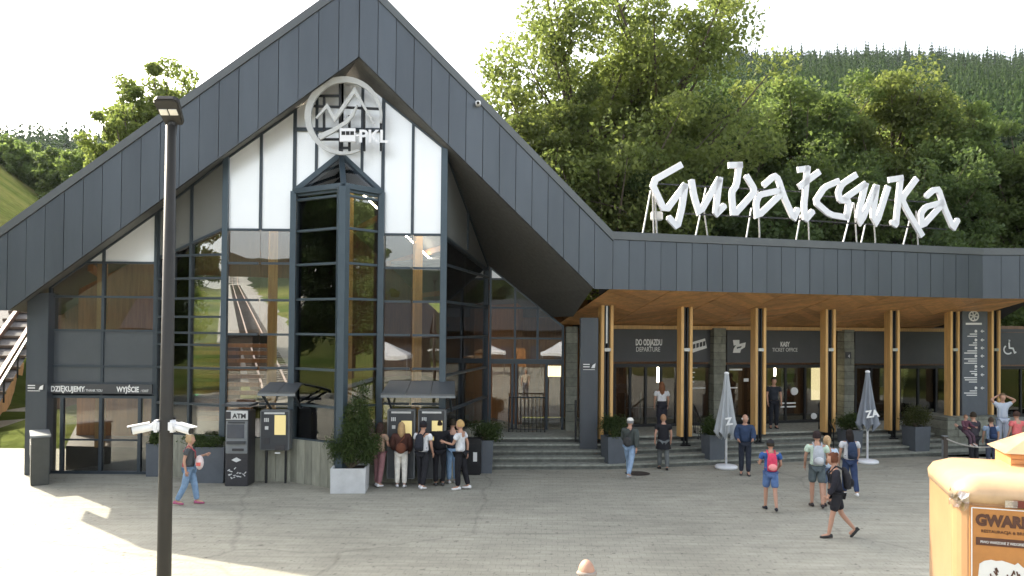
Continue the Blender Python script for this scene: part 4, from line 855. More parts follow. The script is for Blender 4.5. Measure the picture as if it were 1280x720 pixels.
# --- planters with shrubs
def planter(px, py, w_, h_, label, mat='planter_grey', z=0, d_=None, taper=.88, rz=rzW):
    p = G(px, py, z); d_ = d_ or w_; o = thing('planter', label, 'planter', (p.x, p.y + d_ * .5, z), rz, 'planters along the front')
    mb = MB(); t = taper; a = [(-w_ / 2 * t, -d_ / 2 * t), (w_ / 2 * t, -d_ / 2 * t), (w_ / 2 * t, d_ / 2 * t), (-w_ / 2 * t, d_ / 2 * t)]
    lo = [Vector((x, y, 0)) for x, y in a]; hi = [Vector((x / t, y / t, h_)) for x, y in a]; inn = [Vector((q.x * .88, q.y * .88, h_)) for q in hi]; bot = [Vector((q.x, q.y, h_ - .1)) for q in inn]
    vs_ = lo + hi + inn + bot; fs = [(3, 2, 1, 0)]
    for k in range(3):
        for i in range(4): fs.append((k * 4 + i, k * 4 + (i + 1) % 4, k * 4 + 4 + (i + 1) % 4, k * 4 + 4 + i))
    mb.add(vs_, fs).build('pot', mat, o, world=False); MB().box((0, 0, h_ - .08), (w_ * .86, d_ * .86, .05)).build('soil', 'soil', o, world=False)
    return Vector((p.x, p.y + d_ * .5, z + h_ - .06))
PLANTS = []
PLANTS.append((planter(768, 586, .60, .95, 'grey square planter between dark gable column and first timber column'), .42, .55, 'round green shrub in the planter by the first timber column'))
PLANTS.append((planter(894, 581, .56, .92, 'grey square planter beside the pale closed parasol'), .36, .50, 'dark green shrub in the planter beside the pale closed parasol'))
PLANTS.append((planter(1067, 572, .58, .90, 'grey square planter beside the darker closed parasol'), .40, .50, 'dark shrub in the planter beside the darker closed parasol'))
PLANTS.append((planter(1151, 570, .64, .98, 'grey square planter standing clear of people near the information totem'), .42, .62, 'bushy olive shrub in the planter near the information totem'))
PLANTS.append((planter(604, 592, .56, .95, 'grey square planter at the left end of the steps', rz=0), .46, .50, 'broad green shrub in the planter at the left end of the steps'))
PLANTS.append((planter(255, 604, 1.05, .95, 'wide grey planter behind the walking woman in the grey shirt', d_=.7, rz=0, taper=.96), .55, .30, 'low spreading shrub in the wide planter behind the walking woman'))
PLANTS.append((planter(193, 596, .5, .90, 'narrow grey planter half hidden by the lamp post', d_=.6, rz=0, taper=.96), .30, .34, 'small shrub in the narrow planter half hidden by the lamp post'))
WPL = planter(433, 617, .88, .62, 'white concrete cube planter holding a tall dwarf pine', 'concrete_light', d_=.9, taper=.985, rz=R(4))

# --- closed parasols
def parasol(px, py, ztop, zlow, mat, label, txt=None):
    p = G(px, py); o = thing('closed_parasol', label, 'parasol', (p.x, p.y + .3, 0), group='closed parasols before the steps'); rng = random.Random(px)
    MB().lathe([(.30, 0), (.34, .03), (.34, .08), (.30, .11), (.06, .13)], 20).build('base', 'white_paint', o, world=False, smooth=True)
    MB().tube([(0, 0, .1), (0, 0, ztop)], .035, 10).build('pole', 'white_paint', o, world=False, smooth=True)
    n = 48; vs_ = []; fs = []; lv = 12
    for j in range(lv + 1):
        t = j / lv; zz_ = ztop - .03 - (ztop - .05 - zlow) * t; r0 = .06 + .235 * t ** 1.2
        for k in range(n):
            a = 2 * math.pi * k / n; f = 1 + (.16 + .22 * t) * math.cos(8 * a + .5 * math.sin(3 * t)) + .05 * math.sin(5 * a + 7 * t); sag = (.14 * math.cos(8 * a) if j == lv else 0)
            vs_.append((r0 * f * math.cos(a), r0 * f * math.sin(a), zz_ + sag))
    for j in range(lv):
        for k in range(n): fs.append((j * n + k, j * n + (k + 1) % n, (j + 1) * n + (k + 1) % n, (j + 1) * n + k))
    MB().add(vs_, fs).build('canopy', mat, o, world=False, smooth=True); MB().ball((0, 0, ztop), (.08, .08, .05), 10, 6).build('finial', 'white_paint', o, world=False)
    if txt: 
        me = textmesh(txt, .30, .004, bold=.012); me.materials.clear(); me.materials.append(MATS['print_white'])
        me.transform(Matrix.Translation((-.02, -.42, zlow + .38)) @ Matrix.Rotation(R(-8), 4, 'Y') @ Matrix.Rotation(math.pi / 2 - .12, 4, 'X')); link('lettering', me, o, False)
    return o
zt1 = Z(918, 466, 24.6)
parasol(911, 588, zt1, Z(918, 543, 24.6), 'parasol_grey', 'pale grey closed parasol on white base beside the man in navy jacket', 'Z')
parasol(1089.5, 581, Z(1092, 465, 25.4), Z(1092, 535, 25.4), 'parasol_slate', 'slate blue closed parasol on white base with white letters ZA', 'ZA')

# --- manhole
p = G(797, 592); o = tag(MB().lathe([(.36, .004), (.36, .012), (.33, .016)], 28).build('manhole_cover', 'iron_cover'), 'round rusty iron manhole cover in the paving below the steps', 'manhole cover'); o.location = (p.x, p.y, 0)

# --- lamp post with cameras
LY = 8.0; lx = PY(207.5, 560, LY).x
o = thing('street_lamp', 'tall dark lamp post with flat rectangular twin light head before the gable', 'street lamp', (lx, LY, 0))
MB().tube([(0, 0, 0), (0, 0, 3.0), (0, 0, 6.2)], [.072, .066, .05], 16).build('pole', 'lamp_dark', o, world=False, smooth=True)
MB().lathe([(.13, 0), (.13, .02), (.09, .03)], 16).build('base_plate', 'lamp_dark', o, world=False)
zt = Z(211, 148, LY)
hp = MB(); tl = R(38); M_ = Matrix.Translation((.02, -.02, zt)) @ Matrix.Rotation(-tl, 4, 'X')
pts = [(-.09, .08), (.09, .08), (.125, -.205), (.08, -.235), (-.08, -.235), (-.125, -.205)]
hp.prism([M_ @ Vector((x, y, -.02)) for x, y in pts], M_.to_3x3() @ Vector((0, 0, .07)))
hd = hp.build('lamp_head', 'lamp_dark', o, world=False, bevel=.012)
for s in (-1, 1): MB().box((0, 0, 0), (.078, .065, .012)).build('light_panel', 'lens', hd, world=False).matrix_basis = M_ @ Matrix.Translation((s * .047, -.09, -.028))
MB().tube([(0, 0, 6.0), (.01, .02, zt - .04)], .045, 10).build('neck', 'lamp_dark', o, world=False)
zc_ = Z(207, 533, LY)
for s, lb_ in ((-1, 'white bullet camera on the lamp post pointing towards the exit doors'), (1, 'white bullet camera on the lamp post pointing towards the ticket machines')):
    c = thing('security_camera', lb_, 'security camera', (lx, LY - .02, zc_), group='cameras on the lamp post'); c.scale = (.8, .8, .8)
    MB().bar((s * .04, 0, 0), (s * .14, 0, 0), .05, .04).build('bracket', 'lamp_dark', c, world=False)
    MB().box((s * .10, -.02, .01), (.09, .13, .15)).build('junction_box', 'white_paint', c, world=False, bevel=.025)
    bd = MB(); bd.tube([(s * .12, -.02, 0), (s * .20, -.05, -.005), (s * .36, -.11, -.035)], [.035, .052, .052], 12); b_ = bd.build('camera_body', 'white_paint', c, world=False, smooth=True)
    MB().tube([(s * .36, -.11, -.035), (s * .372, -.115, -.038)], [.042, .04], 12).build('lens_front', 'black_steel', b_, world=False)
    MB().bar((s * .18, -.045, .056), (s * .41, -.13, .012), .10, .012).build('sun_shield', 'white_paint', b_, world=False)

# --- food kiosk at the right edge
KRZ = R(-18); kF = Vector(((1195 - 640) / 1000 * 9.0, 9.0, 0)); kM = Matrix.Rotation(KRZ, 3, 'Z')
kk = thing('food_kiosk', 'orange rounded food kiosk with brewery banner and pale wrapped roof', 'food kiosk', kF + kM @ Vector((1.35, .9, 0)), KRZ)
kw, kd, kh, kr = 2.7, 1.8, 2.47, .24
def rrect(w_, d_, r, n=6):
    pts = []
    for cx, cy, a0 in ((w_ / 2 - r, d_ / 2 - r, 0), (-w_ / 2 + r, d_ / 2 - r, 90), (-w_ / 2 + r, -d_ / 2 + r, 180), (w_ / 2 - r, -d_ / 2 + r, 270)):
        for i in range(n + 1): t = R(a0 + 90 * i / n); pts.append((cx + r * math.cos(t), cy + r * math.sin(t)))
    return pts
def loft(levels, mb=None):
    mb = mb or MB(); n = len(levels[0][0]); vs_ = []; fs = []
    for pts, z in levels: vs_ += [(x, y, z) for x, y in pts]
    for j in range(len(levels) - 1):
        for k in range(n): fs.append((j * n + k, j * n + (k + 1) % n, (j + 1) * n + (k + 1) % n, (j + 1) * n + k))
    fs += [tuple(range(n))[::-1], tuple(range((len(levels) - 1) * n, len(levels) * n))]; return mb.add(vs_, fs)
loft([(rrect(kw, kd, kr), .12), (rrect(kw, kd, kr), kh - .16)]).build('body', 'cart_orange', kk, world=False, smooth=False)
top = loft([(rrect(kw + .03, kd + .03, kr), kh - .17), (rrect(kw + .04, kd + .04, kr), kh - .06), (rrect(kw - .08, kd - .08, kr - .04), kh + .03), (rrect(kw - .4, kd - .4, kr - .1), kh + .10), (rrect(kw - 1.2, kd - 1.0, .2), kh + .14)]).build('roof', 'cart_top', kk, world=False, smooth=True)
lt = MB().box((.05, .30, kh + .19), (1.3, .7, .20)).build('roof_box', 'orange_timber', kk, world=False)
for i in range(3): MB().box((.05, -.056, kh + .13 + i * .06), (1.31, .02, .045)).build('slat', 'orange_timber', lt, world=False)
MB().add([(-.68, -.13, kh + .29), (.78, -.13, kh + .29), (.78, .73, kh + .29), (-.68, .73, kh + .29), (-.15, .30, kh + .60), (.3, .30, kh + .60)], [(0, 1, 5, 4), (1, 2, 5), (2, 3, 4, 5), (3, 0, 4), (3, 2, 1, 0)]).build('hipped_cover', 'cart_top', lt, world=False)
fy = -kd / 2
bz = lambda py: 4.2 - (py + 3 - 415) * .0089; bxx = lambda px: -1.35 + (px - 1195) / 105
MB().box((.25, fy - .02, kh - .15), (2.1, .06, .07)).build('awning_rail', 'cart_red', kk, world=False); MB().box((-.82, fy - .055, kh - .15), (.12, .012, .075)).build('rail_clip', 'film', kk, world=False)
bn = MB().box((bxx(1209) + .74, fy - .015, bz(629) - .78), (1.48, .02, 1.56)).build('banner', 'banner_orange', kk, world=False)
MB().box((bxx(1211), fy - .028, bz(631) - .75), (.012, .008, 1.5)).build('border', 'print_white', bn, world=False); MB().box((bxx(1209) + .74, fy - .028, bz(631)), (1.44, .008, .012)).build('border', 'print_white', bn, world=False)
def btext(s, px0, py, size, width, mat, bold=0):
    me = textmesh(s, size, .003, 'LEFT', bold); me.materials.clear(); me.materials.append(MATS[mat]); xs_ = [v.co.x for v in me.vertices]; k = width / (max(xs_) - min(xs_))
    for v in me.vertices: v.co.x = (v.co.x - min(xs_)) * k
    me.transform(Matrix.Translation((bxx(px0), fy - .029, bz(py))) @ Matrix.Rotation(math.pi / 2, 4, 'X')); link('lettering', me, bn, False)
btext('GWARNO', 1215, 652, .165, .68, 'cart_brown', .010); btext('RESTAURACJA & BROWAR', 1221, 661, .046, .54, 'cart_brown')
MB().box((bxx(1250), fy - .028, bz(672)), (.66, .008, .085)).build('strip', 'cart_brown', bn, world=False)
btext('PIWO WARZONE Z WIDOKIEM NA TATRY', 1220, 674, .040, .60, 'print_white')
bnchild = [q for q in bn.children if q.name.startswith('lettering')][-1]
for v in bnchild.data.vertices: v.co.y -= .006
mt = [(1217, 722), (1219, 700), (1224, 696), (1231, 694), (1236, 695), (1242, 694), (1249, 696), (1255, 698), (1258, 695), (1263, 700), (1270, 705), (1277, 709), (1284, 712), (1290, 725)]
MB().prism([(bxx(x), fy - .026, bz(y)) for x, y in mt], (0, -.006, 0)).build('mountain_drawing', 'print_white', bn, world=False)
mb = MB(); rng = random.Random(3)
for i in range(26):
    x = rng.uniform(1219, 1275); y = rng.uniform(702 + abs(x - 1240) * .15, 722); mb.bar((bxx(x), fy - .034, bz(y)), (bxx(x + rng.uniform(-3, 3)), fy - .034, bz(y + rng.uniform(3, 8))), .008, .014)
mb.build('mountain_hatching', 'cart_brown', bn, world=False)
# crumpled plastic film along the roof edge
rng = random.Random(5); vs_ = []; fs = []; prof = rrect(kw + .07, kd + .07, kr, 10); n = len(prof)
for j in range(5):
    for k, (x, y) in enumerate(prof): d_ = rng.uniform(-.018, .03); vs_.append((x * (1 + d_ * .5), y * (1 + d_ * .7), kh - .24 + j * .05 + rng.uniform(-.03, .03)))
for j in range(4):
    for k in range(n):
        if 172 < math.degrees(math.atan2(prof[k][1], prof[k][0])) % 360 < 216: fs.append((j * n + k, j * n + (k + 1) % n, (j + 1) * n + (k + 1) % n, (j + 1) * n + k))
use = sorted(set(i for f in fs for i in f)); rm = {i: j for j, i in enumerate(use)}; MB().add([vs_[i] for i in use], [tuple(rm[i] for i in f) for f in fs]).build('plastic_film', 'film', kk, world=False)
for x, y in ((-1.0, -.6), (1.0, -.6), (-1.0, .6), (1.0, .6)): MB().tube([(x - .04, y, .14), (x + .04, y, .14)], .14, 14).build('wheel', 'black_steel', kk, world=False)

# --- rope barrier
pa = Vector((PY(1181, 560, 23.8).x, 23.8, 0)); pb = Vector((PY(1250, 560, 22.3).x, 22.3, 0))
for q, lb_ in ((pa, 'brown square rope post standing clear behind the food kiosk'), (pb, 'brown rope post hidden behind the kiosk roof')):
    o = thing('rope_post', lb_, 'post', q); MB().box((0, 0, .55), (.13, .13, 1.1)).build('post', 'brown_post', o, world=False, bevel=.01); MB().box((0, 0, 1.11), (.15, .15, .03)).build('cap', 'machine_grey', o, world=False); MB().box((0, 0, .02), (.3, .3, .04)).build('foot', 'brown_post', o, world=False); MB().box((-.068, 0, .55), (.008, .10, .9)).build('face_plate', 'machine_grey', o, world=False)
tag(MB().tube([pa.lerp(pb, t) + up_ * (1.05 - .55 * t * (1 - t)) for t in [i / 10 for i in range(11)]], .02, 6).build('barrier_rope', 'rope', smooth=True), 'pale rope sagging from the brown post towards the kiosk', 'rope')

# --- rails, retaining wall and bank beside and behind the hall
tr = thing('railway_track', 'rusty narrow rails on sleepers climbing the hill behind the glass hall', 'railway track', track_pt(31))
for s in (-.5, .5):
    pts = [track_pt(y) + Vector((.94 * s, .34 * s, terr(*track_pt(y).xy) - track_pt(y).z + .25)) for y in range(32, 240, 6)]
    mb = MB()
    for a, b in zip(pts, pts[1:]): mb.bar(a, b, .09, .15)
    mb.build('rail', 'rail_steel', tr)
for i in range(130):
    y = 32 + i * (.62 + i * .004); q = track_pt(y); q.z = terr(q.x, q.y) + .14; MB().box(q, (1.9, .24, .12), rz=math.atan2(.34, .94)).build('sleeper', 'sleeper', tr)
vs_ = []; fs = []; ysb = list(range(31, 240, 5))
for y in ysb:
    q = track_pt(y)
    for s, dz in ((-2.4, .02), (-1.5, .14), (2.0, .14), (3.4, .02)): x_, y_ = q.x + .94 * s, q.y + .34 * s; vs_.append((x_, y_, terr(x_, y_) + dz))
for j in range(len(ysb) - 1):
    for k in range(3): fs.append((j * 4 + k, j * 4 + k + 1, j * 4 + 5 + k, j * 4 + 4 + k))
struct(MB().add(vs_, fs).build('ballast_bed', 'ballast'))
w0, w1 = Vector((-20.6, 31.7, 0)), Vector((-32.6, 54.0, 0)); rwl = thing('retaining_wall', 'orange timber retaining wall left of the station by the rails', 'retaining wall', w0)
n = 14; rng = random.Random(6)
for i in range(n):
    a, b = w0.lerp(w1, i / n), w0.lerp(w1, (i + .96) / n); MB().prism([a, b, b + up_ * (1.75 + rng.uniform(-.05, .05)), a + up_ * (1.75 + rng.uniform(-.05, .05))], (-.12, -.05, 0)).build('plank_panel', 'orange_timber', rwl)
ip = lambda q, o_=0, dz=0: Vector((-21.8 - .39 * q, 34 + .92 * q, 2.8 + .27 * q + dz)) + Vector((.92, .39, 0)) * o_     # climbing side track
bv = []; 
for i in range(13):
    q = -6 + i * 2.2; t = (q + 2.4) / 22; e_ = w0.lerp(w1, min(1, max(-.25, t))); bv += [ip(q, -4, -.3), ip(q, -.9, -.25), ip(q, .9, -.25), Vector((e_.x - .1, e_.y - .05, 1.72))]
struct(MB().add(bv, [(i * 4 + k, i * 4 + k + 1, i * 4 + 5 + k, i * 4 + 4 + k) for i in range(12) for k in range(3)]).build('ballast_bank', 'ballast'))
sr = thing('side_rails', 'dark steel rails climbing the ballast bank above the orange timber wall', 'railway track', ip(-6))
for o_ in (-.5, .5): MB().bar(ip(-6, o_), ip(20, o_), .16, .28).build('rail', 'rail_steel', sr)
MB().bar(ip(-6, 1.05, .75), ip(20, 1.05, .75), .07, .07).build('handrail', 'steel', sr)
for i in range(16): MB().bar(ip(-5.5 + i * 1.5, -.95, -.17), ip(-5.5 + i * 1.5, .95, -.17), .22, .12).build('sleeper', 'sleeper', sr)
for i in range(9): MB().bar(ip(-5 + i * 2.8, 1.05, -.2), ip(-5 + i * 2.8, 1.05, .75), .05, .05).build('handrail_post', 'black_steel', sr)
# market tents across the square, seen mirrored in the glazing
for i, (x, y) in enumerate(((-9.5, -16), (-2.5, -17), (4.5, -15.5))):
    t = thing('market_tent', 'white pyramid market tent standing across the square from the station', 'tent', (x, y, 0), group='market tents across the square')
    MB().add([(-2, -2, 2.1), (2, -2, 2.1), (2, 2, 2.1), (-2, 2, 2.1), (0, 0, 3.0), (-2, -2, 1.85), (2, -2, 1.85), (2, 2, 1.85), (-2, 2, 1.85)], [(0, 1, 4), (1, 2, 4), (2, 3, 4), (3, 0, 4), (5, 6, 1, 0), (6, 7, 2, 1), (7, 8, 3, 2), (8, 5, 0, 3)]).build('canopy', 'white_paint', t, world=False)
    for a in (-1.95, 1.95):
        for b in (-1.95, 1.95): MB().tube([(a, b, 0), (a, b, 2.1)], .03, 6).build('pole', 'steel', t, world=False)

# unseen timber houses added across the square to darken reflections in the glazing
for i, (x, y, w_, h_) in enumerate(((-30, -34, 12, 4.2), (-14, -36, 11, 3.6), (1, -35, 12, 4.4), (16, -36, 11, 3.8), (31, -34, 12, 4.2))):
    t = thing('reflection_house', ['wide', 'low', 'tall', 'small', 'broad'][i] + ' dark timber house added out of view to darken the glazing reflections', 'house', (x, y, 0), 0, 'added timber houses across the square')
    MB().box((0, 0, h_ / 2), (w_, 7, h_)).build('wall', 'brown_post', t, world=False)
    MB().prism([(-w_ / 2 - .8, 4.3, h_ - .4), (-w_ / 2 - .8, 0, h_ + 3.0), (-w_ / 2 - .8, -4.3, h_ - .4), (-w_ / 2 - .8, -4.1, h_ - .6), (-w_ / 2 - .8, 0, h_ + 2.7), (-w_ / 2 - .8, 4.1, h_ - .6)], (w_ + 1.6, 0, 0)).build('roof', 'machine_dark', t, world=False)
    for k in range(4): wn = MB().box((-w_ * .36 + k * w_ * .24, 3.53, 1.6), (1.1, .06, 1.3)).build('window', 'screen_dark', t, world=False)
    MB().box((0, 3.54, 1.0), (1.0, .06, 2.0)).build('door', 'timber_brown', t, world=False)

# ================================================================== PEOPLE
def cmat(c, rough=.85):
    n = 'cloth_%02d_%02d_%02d' % tuple(int(x * 100) for x in c)
    return n if n in MATS and MATS[n] else (mk(n, c, rough, 0, .22, 7, .8, 9, spec=.2) and n)
SKIN = (0.50, 0.285, 0.20); mk('skin', SKIN, .55, 0, .06, 10, spec=.35); mk('eye_dark', (.02, .015, .012), .3)
def skin_mesh(vs_, es, rad, sub=2, root=0):
    me = bpy.data.meshes.new('sk'); me.from_pydata([tuple(v) for v in vs_], es, []); o = bpy.data.objects.new('sk', me); col.objects.link(o)
    md = o.modifiers.new('s', 'SKIN'); md.use_smooth_shade = True; md.branch_smoothing = .6
    for i, r in enumerate(rad):
        d = me.skin_vertices[0].data[i]; d.radius = r if hasattr(r, '__len__') else (r, r); d.use_root = (i == root)
    sb_ = o.modifiers.new('b', 'SUBSURF'); sb_.levels = sub
    dg = bpy.context.evaluated_depsgraph_get(); out = bpy.data.meshes.new_from_object(o.evaluated_get(dg)); bpy.data.objects.remove(o)
    return out
def rotx(v, a): c, s = math.cos(a), math.sin(a); return Vector((v.x, v.y * c - v.z * s, v.y * s + v.z * c))
def person(px, py, heading, h, label, top, bottom, z=0.0, Y=None, long_sleeve=False, shorts=False, hair=(.06, .04, .03), hair_style='short', shoes=(.75, .75, .75),
           legs=((0, 4), (0, 4)), arms=((6, 8, 18), (6, 8, 18)), lean=0, dress=None, bag=None, bagcol=(.03, .03, .035), cap=None, jacket=0.0, wide=1.14, extra=None, head_turn=0, sub=2, loc=None, arm_pts=None, stripes=None, seat=False):
    p = loc if loc is not None else (G(px, py, z) if Y is None else Vector((PY(px, py, Y).x, Y, z)))
    o = thing('person', label, 'person', (p.x, p.y, z), heading, 'people in front of the station'); k = h / 1.75
    pel = Vector((0, 0, .95)); ln = R(lean)
    def T(v): return pel + rotx(Vector(v) - pel, -ln)
    waist, chest, upc, neck0, neck1 = T((0, .0, 1.07)), T((0, .01, 1.25)), T((0, 0, 1.40)), T((0, -.01, 1.475)), T((0, .005, 1.53))
    headc = T((0, .02, 1.635))
    J_ = {}
    for s, nm in ((-1, 0), (1, 1)):
        th, kb = R(legs[nm][0]), R(legs[nm][1]); hip = Vector((s * .088, 0, .90)); kn = hip + Vector((s * .01, math.sin(th) * .43, -math.cos(th) * .43)); an = kn + Vector((0, math.sin(th - kb) * .42, -math.cos(th - kb) * .42))
        fp = R(min(0, (legs[nm][0] - legs[nm][1]) * .9)) if kb > R(15) else 0
        toe = an + rotx(Vector((s * .02, .15, -.045)), fp * .8); J_[nm] = [hip, kn, an, toe]
        sh = T((s * .175 * wide, -.005, 1.415)); sw, ab, el = [R(q) for q in arms[nm]]
        d1 = Vector((s * math.sin(ab), math.cos(ab) * math.sin(sw), -math.cos(ab) * math.cos(sw))); d1 = rotx(d1, -ln)
        el_p = sh + d1 * .29; d2 = Vector((s * math.sin(ab) * .3 - s * .25 * math.sin(el), math.sin(sw + el), -math.cos(sw + el))).normalized(); d2 = rotx(d2, -ln); wr = el_p + d2 * .25
        if arm_pts: el_p, wr = Vector((s * arm_pts[0][0], *arm_pts[0][1:])), Vector((s * arm_pts[1][0], *arm_pts[1][1:])); d2 = (wr - el_p).normalized()
        J_[nm + 2] = [sh, el_p, wr, d2]
    low = min(J_[0][2].z, J_[1][2].z, J_[0][3].z + .05, J_[1][3].z + .05) - .075
    dz = Vector((0, 0, -low if not seat else 0)); S = lambda v: (Vector(v) + dz) * k
    # body: one continuous skin
    V_ = [pel, waist, chest, upc, neck0, neck1, headc - Vector((0, .0, .06))]; rd = [(.135 * wide, .105), (.115 * wide, .09), (.14 * wide, .10), (.13 * wide, .09), (.07, .06), (.05, .05), (.055, .06)]; E = [(i, i + 1) for i in range(6)]
    for nm in (0, 1):
        hip, kn, an, toe = J_[nm]; b0 = len(V_); V_ += [hip, hip.lerp(kn, .45), kn, kn.lerp(an, .35), an, toe]; rd += [.085, .078, .056, .054, .036, (.034, .026)]; E += [(0, b0)] + [(b0 + i, b0 + i + 1) for i in range(5)]
        sh, el_p, wr, d2 = J_[nm + 2]; b0 = len(V_); V_ += [sh, sh.lerp(el_p, .5), el_p, wr, wr + d2 * .05]; rd += [.056, .046, .038, .027, (.034, .018)]; E += [(3, b0)] + [(b0 + i, b0 + i + 1) for i in range(4)]
    me = skin_mesh([S(v) for v in V_], E, [(r * k if not hasattr(r, '__len__') else (r[0] * k, r[1] * k)) for r in rd], sub)
    hb = MB(); Rh = Matrix.Rotation(R(head_turn), 3, 'Z')
    vs_ = []; hc = S(headc); m_, n_ = 12, 14                                  # head with brow, nose, chin and ears
    for i in range(m_ + 1):
        ph = math.pi * i / m_
        for q in range(n_):
            t = 2 * math.pi * q / n_; d = Vector((math.sin(ph) * math.cos(t), math.sin(ph) * math.sin(t), math.cos(ph)))
            r = Vector((d.x * .076, d.y * .096, d.z * .118))
            if d.z < -.2: r.x *= 1 + d.z * .28; r.y *= 1 + d.z * .12; r.y += .012 * -d.z
            vs_.append(hc + Rh @ r * k * 1.10)
    hb.add(vs_, [(i * n_ + q, (i + 1) * n_ + q, (i + 1) * n_ + (q + 1) % n_, i * n_ + (q + 1) % n_) for i in range(m_) for q in range(n_)])
    HL = lambda x, y, z_: hc + Rh @ Vector((x, y, z_)) * k
    hb.tube([HL(0, .09, .012), HL(0, .108, -.012), HL(0, .112, -.026), HL(0, .092, -.034)], [.008 * k, .012 * k, .015 * k, .010 * k], 6)
    for s in (-1, 1): hb.ball(HL(s * .078, -.002, -.005), (.012 * k, .022 * k, .032 * k), 7, 5)
    hb.tube([HL(-.022, .088, -.058), HL(0, .095, -.06), HL(.022, .088, -.058)], .006 * k, 5)
    for nm, s in ((0, -1), (1, 1)):                                           # hands: palm, four fingers and a thumb
        sh, el_p, wr, d2 = J_[nm + 2]; u = Vector((0, 1, 0)) - d2 * d2.y
        u = u.normalized() if u.length > .1 else Vector((0, 0, 1)); nrm = d2.cross(u)
        for f, (o_, L_) in enumerate(((-.030, .070), (-.010, .080), (.010, .076), (.028, .060))):
            b0 = wr + d2 * .085 + u * -o_; hb.tube([S(b0 - d2 * .03), S(b0 + d2 * L_ * .5 + nrm * (-s * .006)), S(b0 + d2 * L_ * .92 + nrm * (-s * .022))], [.0095 * k, .0085 * k, .006 * k], 5)
        hb.ball(S(wr + d2 * .055), (.036 * k, .036 * k, .036 * k), 8, 6)
        t0 = wr + d2 * .03 + u * .030; hb.tube([S(t0), S(t0 + u * .028 + d2 * .03), S(t0 + u * .034 + d2 * .058 - nrm * (s * .008))], [.012 * k, .010 * k, .007 * k], 5)
    bm = bmesh.new(); bm.from_mesh(me); tmp = bpy.data.meshes.new('t'); tmp.from_pydata(hb.v, [], hb.f); bm.from_mesh(tmp); bmesh.ops.recalc_face_normals(bm, faces=bm.faces)
    for f in bm.faces: f.smooth = True
    bm.to_mesh(me); bm.free(); bpy.data.meshes.remove(tmp); me.materials.clear(); me.materials.append(MATS['skin']); link('body', me, o, False)
    ey = MB()
    for s in (-1, 1): ey.ball(HL(s * .03, .086, .012), (.011 * k, .008 * k, .008 * k), 6, 4)
    ey.build('eyes', 'eye_dark', o, world=False)
    # clothing
    def cloth(name, V2, E2, r2, c): 
        m2 = skin_mesh([S(v) for v in V2], E2, [(r * k if not hasattr(r, '__len__') else (r[0] * k, r[1] * k)) for r in r2], sub); m2.materials.clear(); m2.materials.append(MATS[cmat(c) if isinstance(c, tuple) else c])
        m2.polygons.foreach_set('use_smooth', [True] * len(m2.polygons)); return link(name, m2, o, False)
    g = .027 + jacket
    V2 = [T((0, 0, .93)), waist, chest, upc, neck0 - Vector((0, 0, .02))]; r2 = [(.142 * wide + g, .112 + g), (.122 * wide + g, .10 + g), (.145 * wide + g, .108 + g), (.13 * wide + g, .095 + g), (.075 + g * .3, .068 + g * .3)]; E2 = [(0, 1), (1, 2), (2, 3), (3, 4)]
    for nm in (2, 3):
        sh, el_p, wr, d2 = J_[nm]; b0 = len(V2); V2 += [sh, sh.lerp(el_p, .55)]; r2 += [.060 + g * .8, .056 + g * .8]; E2 += [(3, b0), (b0, b0 + 1)]
        if long_sleeve: V2 += [el_p, wr - d2 * .01]; r2 += [.048 + g * .7, .036 + g * .6]; E2 += [(b0 + 1, b0 + 2), (b0 + 2, b0 + 3)]
    cloth('jacket' if long_sleeve else 'shirt', V2, E2, r2, top)
    V2 = [pel + Vector((0, 0, .03))]; r2 = [(.142 * wide, .115)]; E2 = []
    for nm in (0, 1):
        hip, kn, an, toe = J_[nm]; b0 = len(V2); V2 += [hip, hip.lerp(kn, .5)]; r2 += [.108, .102]; E2 += [(0, b0), (b0, b0 + 1)]
        if shorts: V2 += [hip.lerp(kn, .86)]; r2 += [.102]; E2 += [(b0 + 1, b0 + 2)]
        else: V2 += [kn, kn.lerp(an, .5), an + (kn - an) * .06]; r2 += [.084, .078, .068]; E2 += [(b0 + 1, b0 + 2), (b0 + 2, b0 + 3), (b0 + 3, b0 + 4)]
    cloth('shorts' if shorts else 'trousers', V2, E2, r2, bottom)
    if dress:
        c_, z0, flare = dress; mb = MB(); rows = []; n2 = 20
        for j, zz_ in enumerate((1.10, .95, .80, z0)):
            f = .02 + flare * max(0, (1.0 - zz_)) ; rows.append([(math.cos(2 * math.pi * i / n2) * (.135 * wide + f + (.012 * math.cos(6 * i / n2 * 6.28) if j == 3 else 0)), math.sin(2 * math.pi * i / n2) * (.115 + f * .8)) for i in range(n2)])
        vs_ = [S((x, y, zz_)) for (row, zz_) in zip(rows, (1.10, .95, .80, z0)) for x, y in row]
        mb.add(vs_, [(j * n2 + i, j * n2 + (i + 1) % n2, (j + 1) * n2 + (i + 1) % n2, (j + 1) * n2 + i) for j in range(3) for i in range(n2)]); mb.build('skirt', cmat(c_), o, world=False, smooth=True)
    for nm in (0, 1):                                                         # shoes
        hip, kn, an, toe = J_[nm]; d = (toe - an); d.z = 0 if abs(legs[nm][1]) < 16 else d.z; d = d.normalized(); mb = MB()
        upv = Vector((0, 0, 1)); sx = d.cross(upv).normalized(); uz = sx.cross(d); base_ = an - uz * .045; lv = []
        for s_, w_, hh, zz_ in ((-.075, .034, .045, .012), (-.03, .040, .055, .014), (.06, .046, .040, 0), (.13, .046, .028, -.006), (.175, .030, .020, -.008)):
            c_ = base_ + d * s_ + uz * zz_; lv.append([c_ + sx * (w_ * math.cos(t)) + uz * (hh * math.sin(t) if math.sin(t) > 0 else .030 * math.sin(t)) for t in [2 * math.pi * i / 10 for i in range(10)]])
